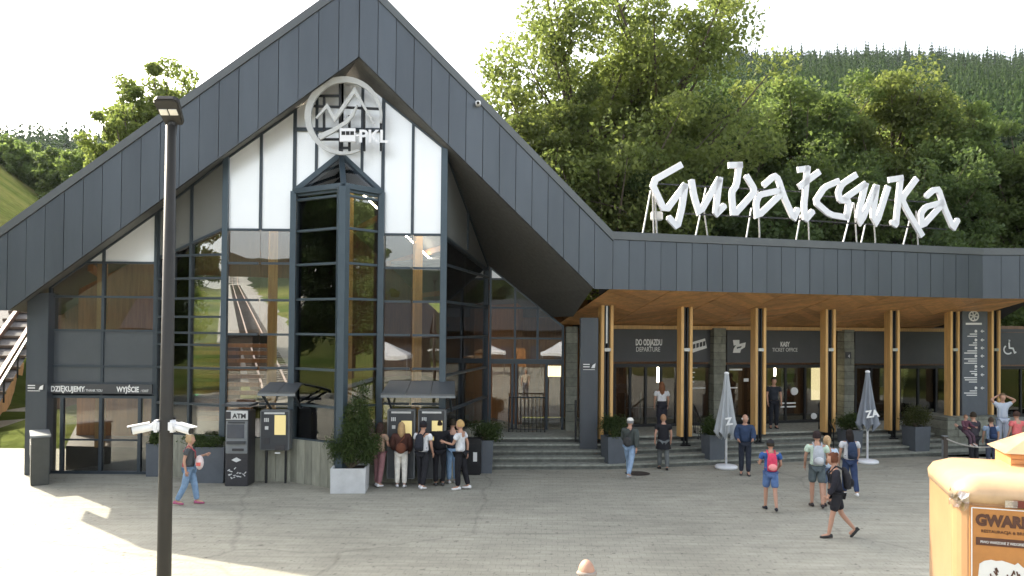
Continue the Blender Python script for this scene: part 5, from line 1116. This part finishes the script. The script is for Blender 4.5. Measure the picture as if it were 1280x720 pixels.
        vs_ = [S(v) for ring_ in lv for v in ring_]; mb.add(vs_, [(j * 10 + i, j * 10 + (i + 1) % 10, (j + 1) * 10 + (i + 1) % 10, (j + 1) * 10 + i) for j in range(4) for i in range(10)] + [tuple(range(10))[::-1], tuple(range(40, 50))])
        mb.build('shoe', cmat(shoes), o, world=False, smooth=True)
    # hair
    if hair_style != 'bald':
        mb = MB(); vs_ = []; fs = []; rr = random.Random(int(px))
        for i in range(m_ + 1):
            ph = math.pi * i / m_
            for q in range(n_):
                t = 2 * math.pi * q / n_; d = Vector((math.sin(ph) * math.cos(t), math.sin(ph) * math.sin(t), math.cos(ph))); j_ = 1 + rr.uniform(-.02, .05)
                vs_.append(HL(d.x * .095 * j_, d.y * .115 * j_ - .006, d.z * .138 * j_ + .006))
        lim = -.35 if hair_style == 'short' else -.6
        for i in range(m_):
            for q in range(n_):
                t = 2 * math.pi * (q + .5) / n_; zz_ = math.cos(math.pi * (i + .5) / m_); y_ = math.sin(t) * math.sin(math.pi * (i + .5) / m_)
                if (zz_ > .42 and y_ < .9) or (y_ < .25 and zz_ > lim) : fs.append((i * n_ + q, (i + 1) * n_ + q, (i + 1) * n_ + (q + 1) % n_, i * n_ + (q + 1) % n_))
        mb.add(vs_, fs)
        if hair_style == 'long': 
            for q in range(9):
                a = R(200 + q * 17.5); x, y = .07 * math.cos(a), .085 * math.sin(a) - .01
                mb.tube([HL(x, y, .05), HL(x * 1.15, y * 1.1, -.06), HL(x * 1.1, y * 1.1 - .01, -.17), HL(x * .8, y - .01, -.30 - .03 * rr.random())], [.02 * k, .034 * k, .032 * k, .012 * k], 6)
        if hair_style == 'tail': mb.tube([HL(0, -.10, .06), HL(0, -.145, .02), HL(0, -.14, -.08), HL(.01, -.12, -.19)], [.02 * k, .034 * k, .028 * k, .008 * k], 7)
        if hair_style == 'bun': mb.ball(HL(0, -.08, .10), .045 * k, 8, 6)
        mb.build('hair', cmat(hair), o, world=False, smooth=True)
    elif hair: 
        mb = MB(); mb.tube([HL(.078 * math.cos(t), .1 * math.sin(t), .0) for t in [R(170 + 20 * i) for i in range(11)]], .027 * k, 6); mb.build('hair', cmat(hair), o, world=False, smooth=True)
    if cap:
        mb = MB(); vs_ = []; fs = []
        for i in range(6):
            ph = math.pi / 2 * i / 5
            for q in range(14): t = 2 * math.pi * q / 14; vs_.append(HL(math.sin(ph) * math.cos(t) * .096, math.sin(ph) * math.sin(t) * .114 - .004, .05 + math.cos(ph) * .092))
        mb.add(vs_, [(i * 14 + q, (i + 1) * 14 + q, (i + 1) * 14 + (q + 1) % 14, i * 14 + (q + 1) % 14) for i in range(5) for q in range(14)])
        mb.prism([HL(-.075, .08, .048), HL(.075, .08, .048), HL(.06, .165, .035), HL(0, .185, .032), HL(-.06, .165, .035)], Vector((0, 0, .008 * k))); mb.build('cap', cmat(cap), o, world=False, smooth=True)
    # bags
    bc = cmat(bagcol)
    if bag == 'backpack':
        by = -.12 - g; mb = MB()
        def bl(z_, w_, d_, off): c_ = T((0, by - off, z_)); return [(c_.x + w_ * math.cos(t) * (abs(math.cos(t)) ** -.4 if abs(math.cos(t)) > .05 else 1) * .8, c_.y + d_ * math.sin(t) * .9, c_.z) for t in [2 * math.pi * i / 14 + .01 for i in range(14)]]
        rows = [bl(1.00, .10, .05, .05), bl(1.02, .145, .075, .07), bl(1.15, .155, .095, .085), bl(1.30, .15, .085, .075), bl(1.41, .12, .06, .05), bl(1.45, .06, .03, .04)]
        mb.add([S(v) for r_ in rows for v in r_], [(j * 14 + i, j * 14 + (i + 1) % 14, (j + 1) * 14 + (i + 1) % 14, (j + 1) * 14 + i) for j in range(5) for i in range(14)] + [tuple(range(14))[::-1], tuple(range(70, 84))])
        bp_ = mb.build('backpack', bc, o, world=False, smooth=True)
        c_ = T((0, by - .17, 1.12)); MB().ball(S(c_), (.11 * k, .04 * k, .085 * k), 10, 7).build('pocket', cmat(extra) if extra else bc, bp_, world=False, smooth=True)
        for s in (-1, 1): MB().tube([S(T((s * .085, by - .02, 1.40))), S(T((s * .095, -.02, 1.50))), S(T((s * .105, .11 + g, 1.36))), S(T((s * .12, .09 + g, 1.18))), S(T((s * .13, -.06, 1.06)))], .018 * k, 6).build('strap', bc, bp_, world=False, smooth=True)
    elif bag in ('sling', 'hip'):
        c_ = T((.0, -.15 - g, 1.08)) if bag == 'sling' else T((-.10, -.13, .99)); mb = MB(); mb.ball(S(c_), (.14 * k, .06 * k, .15 * k), 12, 8); b_ = mb.build('bag', bc, o, world=False, smooth=True)
        MB().tube([S(c_ + Vector((-.08, .02, .10))), S(T((.08, -.10 - g, 1.36))), S(T((.10, 0, 1.50))), S(T((.03, .12 + g, 1.34))), S(T((-.13, .10 + g, 1.1)))], .014 * k, 6).build('strap', bc, b_, world=False, smooth=True)
    return o
sm = mk('striped_cloth', (.5, .56, .64), .85); t_ = sm.node_tree; wv = t_.nodes.new('ShaderNodeTexWave'); wv.inputs['Scale'].default_value = 9; tc_ = t_.nodes.new('ShaderNodeTexCoord'); t_.links.new(tc_.outputs['Object'], wv.inputs['Vector'])
rp_ = t_.nodes.new('ShaderNodeValToRGB'); rp_.color_ramp.elements[0].color = (.20, .28, .42, 1); rp_.color_ramp.elements[1].color = (.72, .74, .76, 1); t_.links.new(wv.outputs['Fac'], rp_.inputs[0]); t_.links.new(rp_.outputs[0], t_.nodes['Principled BSDF'].inputs['Base Color'])
jeans = (.22, .33, .48); black = (.022, .022, .026); white = (.75, .76, .78); skn = SKIN
person(236, 631, R(-82), 1.62, 'woman in grey shirt and pale jeans walking with a pink bag', (.10, .105, .11), jeans, hair=(.45, .32, .18), hair_style='bun', shoes=(.45, .13, .22), legs=((15, 6), (-12, 14)), arms=((20, 6, 88), (-14, 8, 25)), bag='hip', bagcol=(.45, .09, .12))
c = G(236, 631); h_ = thing('cloth_bag', 'white and pink cloth bag held at the walking woman\'s chest', 'bag', (c.x + .26, c.y - .06, 1.0)); MB().ball((0, 0, 0), (.10, .08, .17), 10, 8).build('bag_body', cmat((.72, .60, .58)), h_, world=False, smooth=True); MB().box((0, -.075, -.03), (.1, .02, .08)).build('bag_print', cmat((.6, .14, .12)), h_, world=False)
person(474, 608, R(-25), 1.64, 'woman in tan top and dusty pink trousers in the ticket queue', (.38, .27, .19), (.33, .17, .18), hair=(.05, .03, .025), hair_style='long', arms=((25, 8, 70), (15, 8, 60)), legs=((4, 6), (-8, 6)))
person(501, 609, R(5), 1.66, 'woman in brown jacket with brown shoulder bag and cream trousers', (.085, .038, .03), (.66, .63, .57), long_sleeve=True, jacket=.03, hair=(.42, .28, .14), hair_style='long', bag='sling', bagcol=(.16, .06, .035), arms=((12, 8, 40), (8, 8, 30)), legs=((2, 4), (-3, 4)))
person(528, 611, R(-20), 1.72, 'person in white shirt, black cap and black backpack in the ticket queue', white, black, hair=(.03, .02, .02), cap=(.02, .02, .025), bag='backpack', bagcol=(.025, .027, .035), legs=((6, 4), (-10, 8)), arms=((10, 6, 15), (5, 8, 25)))
person(549, 607, R(8), 1.72, 'person dressed all in black facing the right ticket machine', black, black, long_sleeve=True, jacket=.03, hair=(.03, .02, .015), shoes=(.10, .10, .10), arms=((18, 8, 70), (25, 8, 70)))
person(565, 604, R(20), 1.68, 'person in blue jeans mostly hidden behind the all-black figure', (.03, .035, .05), jeans, long_sleeve=True, hair=(.04, .03, .02), arms=((15, 5, 50), (15, 5, 50)))
person(575, 612, R(70), 1.76, 'blond youth in white shirt and black trousers holding a phone', white, black, hair=(.50, .33, .14), arms=((25, 4, 75), (-18, 12, 20)), legs=((4, 6), (-10, 6)))
person(787, 597, R(-30), 1.68, 'man in white cap, dark grey jacket and washed jeans walking to the steps', (.065, .075, .07), (.26, .36, .50), long_sleeve=True, jacket=.02, hair=(.2, .2, .2), cap=(.72, .70, .64), shoes=(.3, .3, .3), legs=((20, 14), (-20, 10)), arms=((18, 6, 30), (-14, 8, 15)), bag='sling', bagcol=(.05, .05, .05))
person(827, 536, R(0), 1.66, 'long-haired woman in white shirt at the departure door on top of the steps', white, (.03, .03, .04), z=PZ, Y=26.7, hair=(.20, .09, .045), hair_style='long', dress=((.03, .03, .04), .55, .05))
person(829, 587, R(0), 1.62, 'person in loose black tunic and grey trousers starting up the steps', black, (.13, .14, .14), hair=(.40, .22, .12), hair_style='short', shoes=(.04, .04, .04), dress=(black, .66, .22), legs=((14, 14), (-8, 4)), arms=((-8, 14, 25), (4, 12, 15)), jacket=.03)
person(931, 594, R(168), 1.72, 'bald elderly man in navy jacket and dark trousers standing by the pale parasol', (.035, .055, .105), (.03, .035, .05), long_sleeve=True, jacket=.03, hair=(.55, .55, .52), hair_style='bald', shoes=(.08, .08, .08), arms=((14, 8, 60), (10, 10, 60)), head_turn=25, legs=((3, 3), (-3, 3)))
person(963, 638, R(-8), 1.62, 'boy in blue shirt and shorts with a bright red backpack', (.055, .13, .36), (.10, .17, .34), shorts=True, hair=(.04, .03, .02), cap=(.03, .03, .03), bag='backpack', bagcol=(.62, .06, .12), extra=(.80, .30, .30), shoes=(.04, .04, .05), legs=((12, 6), (-12, 14)), arms=((15, 12, 70), (10, 12, 50)))
person(1021, 634, R(-12), 1.77, 'man in pale green shirt and grey shorts with a light grey backpack', (.55, .68, .56), (.10, .125, .135), shorts=True, hair=(.03, .025, .02), bag='backpack', bagcol=(.42, .45, .49), extra=(.55, .57, .60), shoes=(.06, .05, .05), legs=((8, 6), (-10, 10)), arms=((12, 10, 20), (8, 10, 30)))
person(1034, 632, R(-5), 1.64, 'blond pony-tailed woman in pale blue shirt beside the grey backpack', (.50, .60, .72), (.08, .11, .17), hair=(.52, .36, .20), hair_style='tail', shoes=(.06, .05, .05), legs=((-6, 4), (10, 6)), shorts=True)
person(1062, 620, R(-5), 1.66, 'long-haired woman in white shirt with a navy backpack and dark jeans', white, (.045, .07, .15), hair=(.025, .02, .018), hair_style='long', bag='backpack', bagcol=(.03, .045, .085), legs=((10, 6), (-14, 14)))
person(1046, 672, R(78), 1.70, 'woman in black top and shorts striding past with a round black backpack', (.03, .032, .042), (.032, .03, .033), shorts=True, long_sleeve=True, hair=(.14, .055, .03), hair_style='bun', bag='backpack', bagcol=(.03, .03, .038), shoes=(.05, .05, .05), legs=((14, 4), (-14, 26)), arms=((14, 6, 20), (-10, 8, 40)), lean=6)
person(967, 534, R(175), 1.75, 'man in dark uniform standing in the ticket office doorway', (.035, .04, .05), (.025, .025, .03), z=PZ, Y=28.15, hair=(.06, .05, .04), shoes=(.03, .03, .03))
person(1253, 540, R(170), 1.74, 'man in blue and white striped outfit with both hands behind his head', 'striped_cloth', 'striped_cloth', z=.45, Y=25.9, hair=(.16, .10, .06), arm_pts=((.37, .06, 1.56), (.11, -.07, 1.68)))
person(1271, 560, R(10), 1.68, 'person in coral pink shirt behind the kiosk roof', (.72, .17, .17), (.08, .09, .12), Y=25.3, hair=(.07, .04, .03))
person(1217, 583, R(20), 1.66, 'adult in dark jacket carrying a small child beside the stone plinth', (.055, .05, .06), (.03, .03, .035), long_sleeve=True, jacket=.02, hair=(.04, .03, .025), arms=((30, 20, 80), (10, 8, 30)), shoes=(.06, .06, .06))
c = G(1205, 585); person(1204, 560, R(200), 1.02, 'small child in plum jacket and white shoes carried on the adult\'s hip', (.12, .05, .07), (.10, .06, .08), loc=Vector((c.x, c.y - .08, 0)), z=.72, long_sleeve=True, hair=(.25, .14, .08), shoes=(.75, .72, .7), legs=((62, 50), (55, 45)), arms=((30, 20, 50), (30, 20, 50)), seat=False)
person(1239, 584, R(-15), 1.52, 'youngster in light blue shirt with a navy backpack beside the stone plinth', (.34, .44, .58), (.06, .07, .10), hair=(.07, .05, .035), bag='backpack', bagcol=(.03, .05, .11))
person(737, 704, R(15), 1.77, 'bald man in a beige shirt walking into the square below the camera', (.55, .48, .38), (.10, .11, .14), hair=(.36, .31, .27), hair_style='bald', loc=Vector((.80, 8.3, 0)))
# phone in the youth's hand
c = G(575, 612); ph_ = thing('phone', 'dark phone held by the blond youth in white shirt', 'phone', (c.x - .36, c.y + .02, 1.22)); MB().box((0, 0, 0), (.02, .075, .15)).build('case', 'black_steel', ph_, world=False, bevel=.006); MB().box((.0115, 0, 0), (.002, .066, .135)).build('screen', 'screen_dark', ph_, world=False)

# ================================================================== VEGETATION
leafmat('leaf_lime', (0.075, 0.105, 0.032), (0.21, 0.235, 0.085), .52); leafmat('leaf_green', (0.065, 0.098, 0.035), (0.165, 0.21, 0.078), .50); leafmat('leaf_deep', (0.055, 0.088, 0.036), (0.135, 0.18, 0.072), .46)
leafmat('needle', (0.018, 0.038, 0.014), (0.058, 0.088, 0.030), .25, .95, 0.0); leafmat('needle_blue', (0.018, 0.032, 0.022), (0.050, 0.070, 0.044), .25, .95, 0.0); leafmat('pine_shrub', (0.022, 0.042, 0.014), (0.085, 0.115, 0.035), .25); leafmat('shrub_olive', (0.035, 0.046, 0.016), (0.12, 0.13, 0.045), .25)
def leaves(name, cen, size, mat, rg, parent=None, flat=0.0, asp=.62):
    n = len(cen); a = rg.normal(size=(n, 3)); a[:, 2] *= 1 - flat * .6; a /= np.linalg.norm(a, axis=1)[:, None] + 1e-9
    b = rg.normal(size=(n, 3)); b -= (b * a).sum(1)[:, None] * a; b /= np.linalg.norm(b, axis=1)[:, None] + 1e-9; c = np.cross(a, b)
    s = size * rg.uniform(.6, 1.3, size=(n, 1)); fold = c * s * .18
    V_ = np.empty((n, 4, 3)); V_[:, 0] = cen - a * s; V_[:, 1] = cen + b * s * asp + fold; V_[:, 2] = cen + a * s; V_[:, 3] = cen - b * s * asp + fold
    me = bpy.data.meshes.new(name); me.vertices.add(4 * n); me.vertices.foreach_set('co', V_.ravel()); me.loops.add(4 * n); me.loops.foreach_set('vertex_index', np.arange(4 * n, dtype=np.int32)); me.polygons.add(n)
    me.polygons.foreach_set('loop_start', np.arange(0, 4 * n, 4, dtype=np.int32)); me.polygons.foreach_set('loop_total', np.full(n, 4, dtype=np.int32)); me.update(); me.validate(); me.materials.append(MATS[mat])
    o = link(name, me, parent, False); return o
def broadleaf(name, label, loc, height, rad, nl, mat, seed, group=None, lsize=.20, clump=46, base=.25, sq=1.0, open_=0.0, trunks=1, shape=None):
    nl = int(nl * 1.55); lsize *= .78; rg = np.random.default_rng(seed); rr = random.Random(seed); o = thing(name, label, 'tree', loc, 0, group)
    tips = []; bm_ = MB()
    for tk in range(trunks):
        lean_ = Vector((rr.uniform(-.18, .18), rr.uniform(-.12, .12), 1)) if trunks > 1 else Vector((rr.uniform(-.05, .05), 0, 1)); th = height * rr.uniform(.62, .8)
        tp = [lean_ * (th * t) + Vector((rr.uniform(-.15, .15), rr.uniform(-.15, .15), 0)) * (t * 1.5) + Vector((tk * .5 - trunks * .25, 0, 0)) for t in (0, .25, .5, .75, 1)]
        r0 = height * .017; bm_.tube(tp, [r0 * 1.3, r0, r0 * .75, r0 * .5, r0 * .2], 8)
        for i in range(int(clump / trunks)):
            t = rr.uniform(base, 1); j = min(3, int(t * 4)); st = tp[j].lerp(tp[j + 1], t * 4 - j); ang = rr.uniform(0, 6.28)
            prof = math.sin(math.pi * min(.97, .12 + .88 * (1 - t))) ** .7 if shape is None else shape(t); L_ = rad * (.35 + .65 * prof) * rr.uniform(.45, 1.0)
            e_ = st + Vector((math.cos(ang) * L_, math.sin(ang) * L_ * sq, L_ * rr.uniform(.15, .6) + (height - th) * t * .75)); mid = st.lerp(e_, .5) + Vector((0, 0, -.1 * L_))
            bm_.tube([st, mid, e_], [r0 * .35, r0 * .2, r0 * .06], 5); tips.append((e_, L_)); tips.append((mid.lerp(e_, .35), L_ * .8))
            for q in range(2): f_ = e_.lerp(st, rr.uniform(.15, .5)) + Vector((rr.uniform(-1, 1), rr.uniform(-1, 1), rr.uniform(-.3, .9))) * L_ * .35; bm_.tube([mid.lerp(e_, .4), f_], [r0 * .12, r0 * .04], 4); tips.append((f_, L_ * .7))
    bm_.build('trunk', 'bark', o, world=False, smooth=True)
    per = max(20, nl // len(tips)); C = []
    for e_, L_ in tips:
        r = rad * rr.uniform(.13, .26); n = int(per * rr.uniform(.5, 1.5)); d = rg.normal(size=(n, 3)); d /= np.linalg.norm(d, axis=1)[:, None]; d *= (r * rg.uniform(.25, 1.0, size=(n, 1)) ** .6); d[:, 2] *= .72; C.append(d + np.array(e_))
    leaves('crown', np.concatenate(C), lsize, mat, rg, o); return o
gT = 'broadleaf trees behind the station'
def at(px, Y, dz=0): X = (px - 640) / 1000 * Y; return Vector((X, Y, max(0, terr(X, Y)) + dz))
def hgt(px, py, Y): return Z(px, py, Y) - max(0, terr((px - 640) / 1000 * Y, Y))
broadleaf('ash_tree', 'tall spreading tree with airy top rising behind the gable\'s right slope', at(775, 42), hgt(775, -6, 42), 6.6, 62000, 'leaf_lime', 3, gT, .155, 92, .22, trunks=3)
broadleaf('ash_tree', 'yellow-green lower tree against the gable\'s right slope', at(682, 39), hgt(682, 95, 39), 3.6, 26000, 'leaf_lime', 5, gT, .15, 50, .3)
broadleaf('maple_tree', 'dark tree between the tall airy tree and the first rooftop letter', at(850, 46), hgt(850, 112, 46), 4.6, 32000, 'leaf_deep', 8, gT, .17, 60, .2)
broadleaf('maple_tree', 'rounded green tree above the b and a of the rooftop letters', at(925, 47), hgt(925, 150, 47), 4.2, 28000, 'leaf_green', 9, gT, .17, 56, .15)
broadleaf('maple_tree', 'dense green tree standing over the middle rooftop letters', at(1010, 48), hgt(1010, 112, 48), 5.4, 46000, 'leaf_green', 11, gT, .17, 76, .15)
broadleaf('maple_tree', 'dense tree with yellowing top above the w of the rooftop letters', at(1122, 49), hgt(1122, 112, 49), 5.4, 46000, 'leaf_lime', 12, gT, .17, 76, .15)
broadleaf('maple_tree', 'green tree behind the last rooftop letter', at(1205, 47), hgt(1205, 148, 47), 4.6, 38000, 'leaf_green', 14, gT, .17, 66, .15)
broadleaf('maple_tree', 'bright green tree at the bend of the canopy roof', at(1285, 44), hgt(1285, 150, 44), 4.0, 30000, 'leaf_green', 15, gT, .16, 60, .15)
broadleaf('maple_tree', 'low dark tree filling the gap beneath the k of the rooftop letters', at(1160, 42), hgt(1160, 205, 42), 4.2, 24000, 'leaf_deep', 16, gT, .16, 46, .1)
broadleaf('maple_tree', 'low dark tree filling the gap beneath the first rooftop letters', at(835, 39.5), hgt(835, 200, 39.5), 3.8, 24000, 'leaf_deep', 17, gT, .16, 46, .1)
broadleaf('maple_tree', 'low green tree behind the l and o of the rooftop letters', at(1045, 41), hgt(1045, 200, 41), 4.4, 24000, 'leaf_green', 19, gT, .16, 46, .1)
broadleaf('maple_tree', 'low green tree behind the u and b of the rooftop letters', at(945, 40), hgt(945, 215, 40), 3.8, 22000, 'leaf_deep', 20, gT, .16, 44, .1)
broadleaf('birch_tree', 'leafy tree with ragged crown rising above the gable\'s left slope', at(192, 52), hgt(196, 66, 52), 3.6, 36000, 'leaf_lime', 22, None, .17, 64, .15)
broadleaf('birch_tree', 'rounded bright tree leaning over the gable\'s left slope beneath the ragged tree', at(158, 50), hgt(158, 128, 50), 3.0, 22000, 'leaf_lime', 23, None, .16, 48, .15)
# hedge of bushes at the top of the meadow
for i, (px, py, Y) in enumerate(((12, 188, 128), (45, 186, 124), (84, 184, 118), (112, 186, 112))):
    broadleaf('bush_tree', ['bushy tree at the meadow edge nearest the frame side', 'broad bushy tree at the top of the meadow', 'dark rounded bushy tree at the top of the meadow', 'bushy tree beside the ragged crown above the meadow'][i], at(px, Y, -1.5), max(5, hgt(px, py, Y) + 1.5), 4.8, 9000, 'leaf_green', 30 + i, 'bushy trees along the meadow edge', .36, 36, .05)

# conifers: a few shared meshes, copied over the ridge
def conifer_mesh(seed, h, r, tiers=13, blades=8):
    rr = random.Random(seed); V_ = []; Fc_ = []
    for t in range(tiers):
        f = t / (tiers - 1); z = h * (.10 + .88 * f); L_ = r * (1 - f) ** .85 * rr.uniform(.8, 1.15) + .12; a0 = rr.uniform(0, 6)
        for b in range(blades):
            a = a0 + 6.283 * b / blades + rr.uniform(-.25, .25); l_ = L_ * rr.uniform(.7, 1.15); w_ = l_ * .36 + .08; d = Vector((math.cos(a), math.sin(a), 0)); s = Vector((-d.y, d.x, 0)); dr_ = h * .035 + l_ * .28; o = len(V_); zc_ = Vector((0, 0, z))
            V_ += [zc_ + Vector((0, 0, h * .03)), zc_ + d * l_ * .6 + s * w_ - Vector((0, 0, dr_ * .7)), zc_ + d * l_ - Vector((0, 0, dr_)), zc_ + d * l_ * .6 - s * w_ - Vector((0, 0, dr_ * .7))]; Fc_ += [(o, o + 1, o + 2), (o, o + 2, o + 3)]
    o = len(V_); V_ += [Vector((.12, 0, h * .93)), Vector((-.12, .1, h * .93)), Vector((0, -.1, h * .93)), Vector((0, 0, h * 1.04))]; Fc_ += [(o, o + 1, o + 3), (o + 1, o + 2, o + 3), (o + 2, o, o + 3)]
    return V_, Fc_
CON = []
for i, (h, r) in enumerate(((19, 3.0), (22, 3.3), (16, 2.8), (24, 3.4))):
    V_, Fc_ = conifer_mesh(i + 1, h, r); me = bpy.data.meshes.new('crown'); me.from_pydata([tuple(v) for v in V_], [], Fc_); me.materials.append(MATS['needle' if i % 2 else 'needle_blue'])
    tk = MB().tube([(0, 0, -1), (0, 0, h * .5), (0, 0, h * .95)], [.28, .16, .03], 5); mt = bpy.data.meshes.new('trunk'); mt.from_pydata(tk.v, [], tk.f); mt.materials.append(MATS['bark']); CON.append((h, me, mt))
rng = random.Random(77); spots = []
for i in range(7500):
    Y = rng.uniform(240, 835) if rng.random() < .75 else rng.uniform(780, 840); side = rng.random()
    a = rng.uniform(.13, .70) if side < .74 else rng.uniform(-.70, -.44)
    
    if a < 0 and Y < 480: continue
    spots.append((a * Y, Y, a))
spots.sort(key=lambda s: s[1])
vis = [s for s in spots if (s[2] > .26 and s[1] > 560) or (s[2] < -.5 and s[1] > 560)]
rng.shuffle(vis); ind = set(vis[:290]); rest = [s for s in spots if s not in ind]
for X, Y, a in ind:
    h, me, mt = CON[rng.randrange(4)]
    o = thing('spruce_tree', 'dark spruce in the forest on the wooded ridge behind the broadleaf trees' if a > 0 else 'dark spruce in the forest on the hazy ridge beyond the meadow', 'tree', (X, Y, terr(X, Y) - .5), rng.uniform(0, 6), 'spruces on the ridge' if a > 0 else 'spruces beyond the meadow')
    k = rng.uniform(1.0, 1.75); o.scale = (k * rng.uniform(.95, 1.25),) * 2 + (k,)
    link('crown', me, o, False); link('trunk', mt, o, False)
Vn, Fn = [], []; base_m = [conifer_mesh(50 + i, 19, 3.2, 8, 6) for i in range(4)]
arrs = [(np.array([tuple(v) for v in V_]), np.array(Fc_)) for V_, Fc_ in base_m]; VV, FF, off = [], [], 0
for X, Y, a in rest:
    v, f = arrs[rng.randrange(4)]; t = rng.uniform(0, 6); c_, s_ = math.cos(t), math.sin(t); k = rng.uniform(1.0, 1.7); M = np.array([[c_, -s_, 0], [s_, c_, 0], [0, 0, 1]]) * k
    VV.append(v @ M.T + np.array((X, Y, terr(X, Y) - .5))); FF.append(f + off); off += len(v)
VV = np.concatenate(VV); FF = np.concatenate(FF); me = bpy.data.meshes.new('forest'); nF = len(FF)
me.vertices.add(len(VV)); me.vertices.foreach_set('co', VV.ravel()); me.loops.add(3 * nF); me.loops.foreach_set('vertex_index', FF.astype(np.int32).ravel()); me.polygons.add(nF); me.polygons.foreach_set('loop_start', np.arange(0, 3 * nF, 3, dtype=np.int32)); me.polygons.foreach_set('loop_total', np.full(nF, 3, dtype=np.int32)); me.update(); me.validate(); me.materials.append(MATS['needle'])
o = stuff(link('forest', me)); tag(o, 'dense spruce forest covering the ridge behind the single spruces', 'forest')

# unseen trees added around the square to darken reflections in the side glazing facets
src = [o for o in bpy.data.objects if o.name.startswith('maple_tree')][:3]
for i, (x, y) in enumerate(((-36, 17), (-40, 8), (-38, -6), (-46, -30), (-34, 12), (40, 20), (42, 12), (38, -20), (46, -34), (34, -44), (-18, -52), (12, -54), (-4, -56))):
    c = copy_tree(src[i % 3]); c.location = (x, y, 0); c.rotation_euler.z = i * 1.3; c['label'] = 'leafy tree added out of view by the square to darken the glazing reflections'; c['group'] = 'added reflection trees around the square'
# shrubs in the planters and the dwarf pine
for i, (c, r, h, lb_) in enumerate(PLANTS):
    o = thing('shrub', lb_, 'shrub', c, 0, 'shrubs in the grey planters'); rg = np.random.default_rng(60 + i); rr = random.Random(60 + i); st = MB(); C = []
    for q in range(14):
        a = rr.uniform(0, 6.28); e_ = Vector((math.cos(a) * r * rr.uniform(.2, .8), math.sin(a) * r * rr.uniform(.2, .8), h * rr.uniform(.3, .95))); st.tube([(0, 0, 0), e_ * .5 + Vector((0, 0, .05)), e_], [.018, .012, .004], 5)
        n = 260; d = rg.normal(size=(n, 3)) * np.array((r * .26, r * .26, h * .17)); C.append(d + np.array(e_))
    st.build('stems', 'bark', o, world=False); cc = np.concatenate(C); cc[:, 2] = np.abs(cc[:, 2]); leaves('foliage', cc, .038, 'shrub_olive' if i == 3 else 'pine_shrub', rg, o, asp=.35)
o = thing('dwarf_pine', 'tall irregular dwarf pine growing from the white concrete planter', 'shrub', WPL); rr = random.Random(9); rg = np.random.default_rng(9); st = MB(); C = []
for ang, L_, hh in ((.3, .28, 2.0), (1.0, .15, 1.7), (2.6, .12, 1.45), (.2, .38, 1.55), (2.9, .38, .85), (.1, .55, .80), (-.2, .6, .50), (3.3, .42, .55), (4.4, .2, 1.1), (5.3, .3, 1.0), (4.9, .25, .5), (.4, .35, 1.2)):
    e_ = Vector((math.cos(ang) * L_, math.sin(ang) * L_ * .7, hh)); pts = [Vector((0, 0, 0)), Vector((e_.x * .45, e_.y * .45, hh * .35)), Vector((e_.x * .85, e_.y * .85, hh * .75)), e_]; st.tube(pts, [.03, .024, .016, .006], 6)
    for t in (.45, .6, .75, .88, 1.0):
        c_ = pts[1].lerp(pts[2], min(1, t * 1.2)) if t < .8 else pts[2].lerp(pts[3], (t - .8) * 5); c_ += Vector((rr.uniform(-.1, .1), rr.uniform(-.1, .1), rr.uniform(-.05, .08))); n = 240
        d = rg.normal(size=(n, 3)) * np.array((.085, .085, .085)); C.append(d + np.array(c_))
st.build('stems', 'bark', o, world=False); leaves('foliage', np.concatenate(C), .045, 'pine_shrub', rg, o, asp=.22)

# ================================================================== 0.00005
hb = MB().box((-20, 330, 150), (1500, 1140, 320)).build('haze', 'dark_backing'); stuff(hb); tag(hb, 'thin pale haze softening the wooded ridges', 'haze')
hm = bpy.data.materials.new('haze'); hm.use_nodes = True; t = hm.node_tree; t.nodes.remove(t.nodes['Principled BSDF']); pv = t.nodes.new('ShaderNodeVolumePrincipled')
pv.inputs['Density'].default_value = 0.00005; pv.inputs['Color'].default_value = (.80, .88, 1.0, 1); pv.inputs['Anisotropy'].default_value = 0.3; t.links.new(pv.outputs[0], t.nodes['Material Output'].inputs['Volume']); hb.data.materials.clear(); hb.data.materials.append(hm)
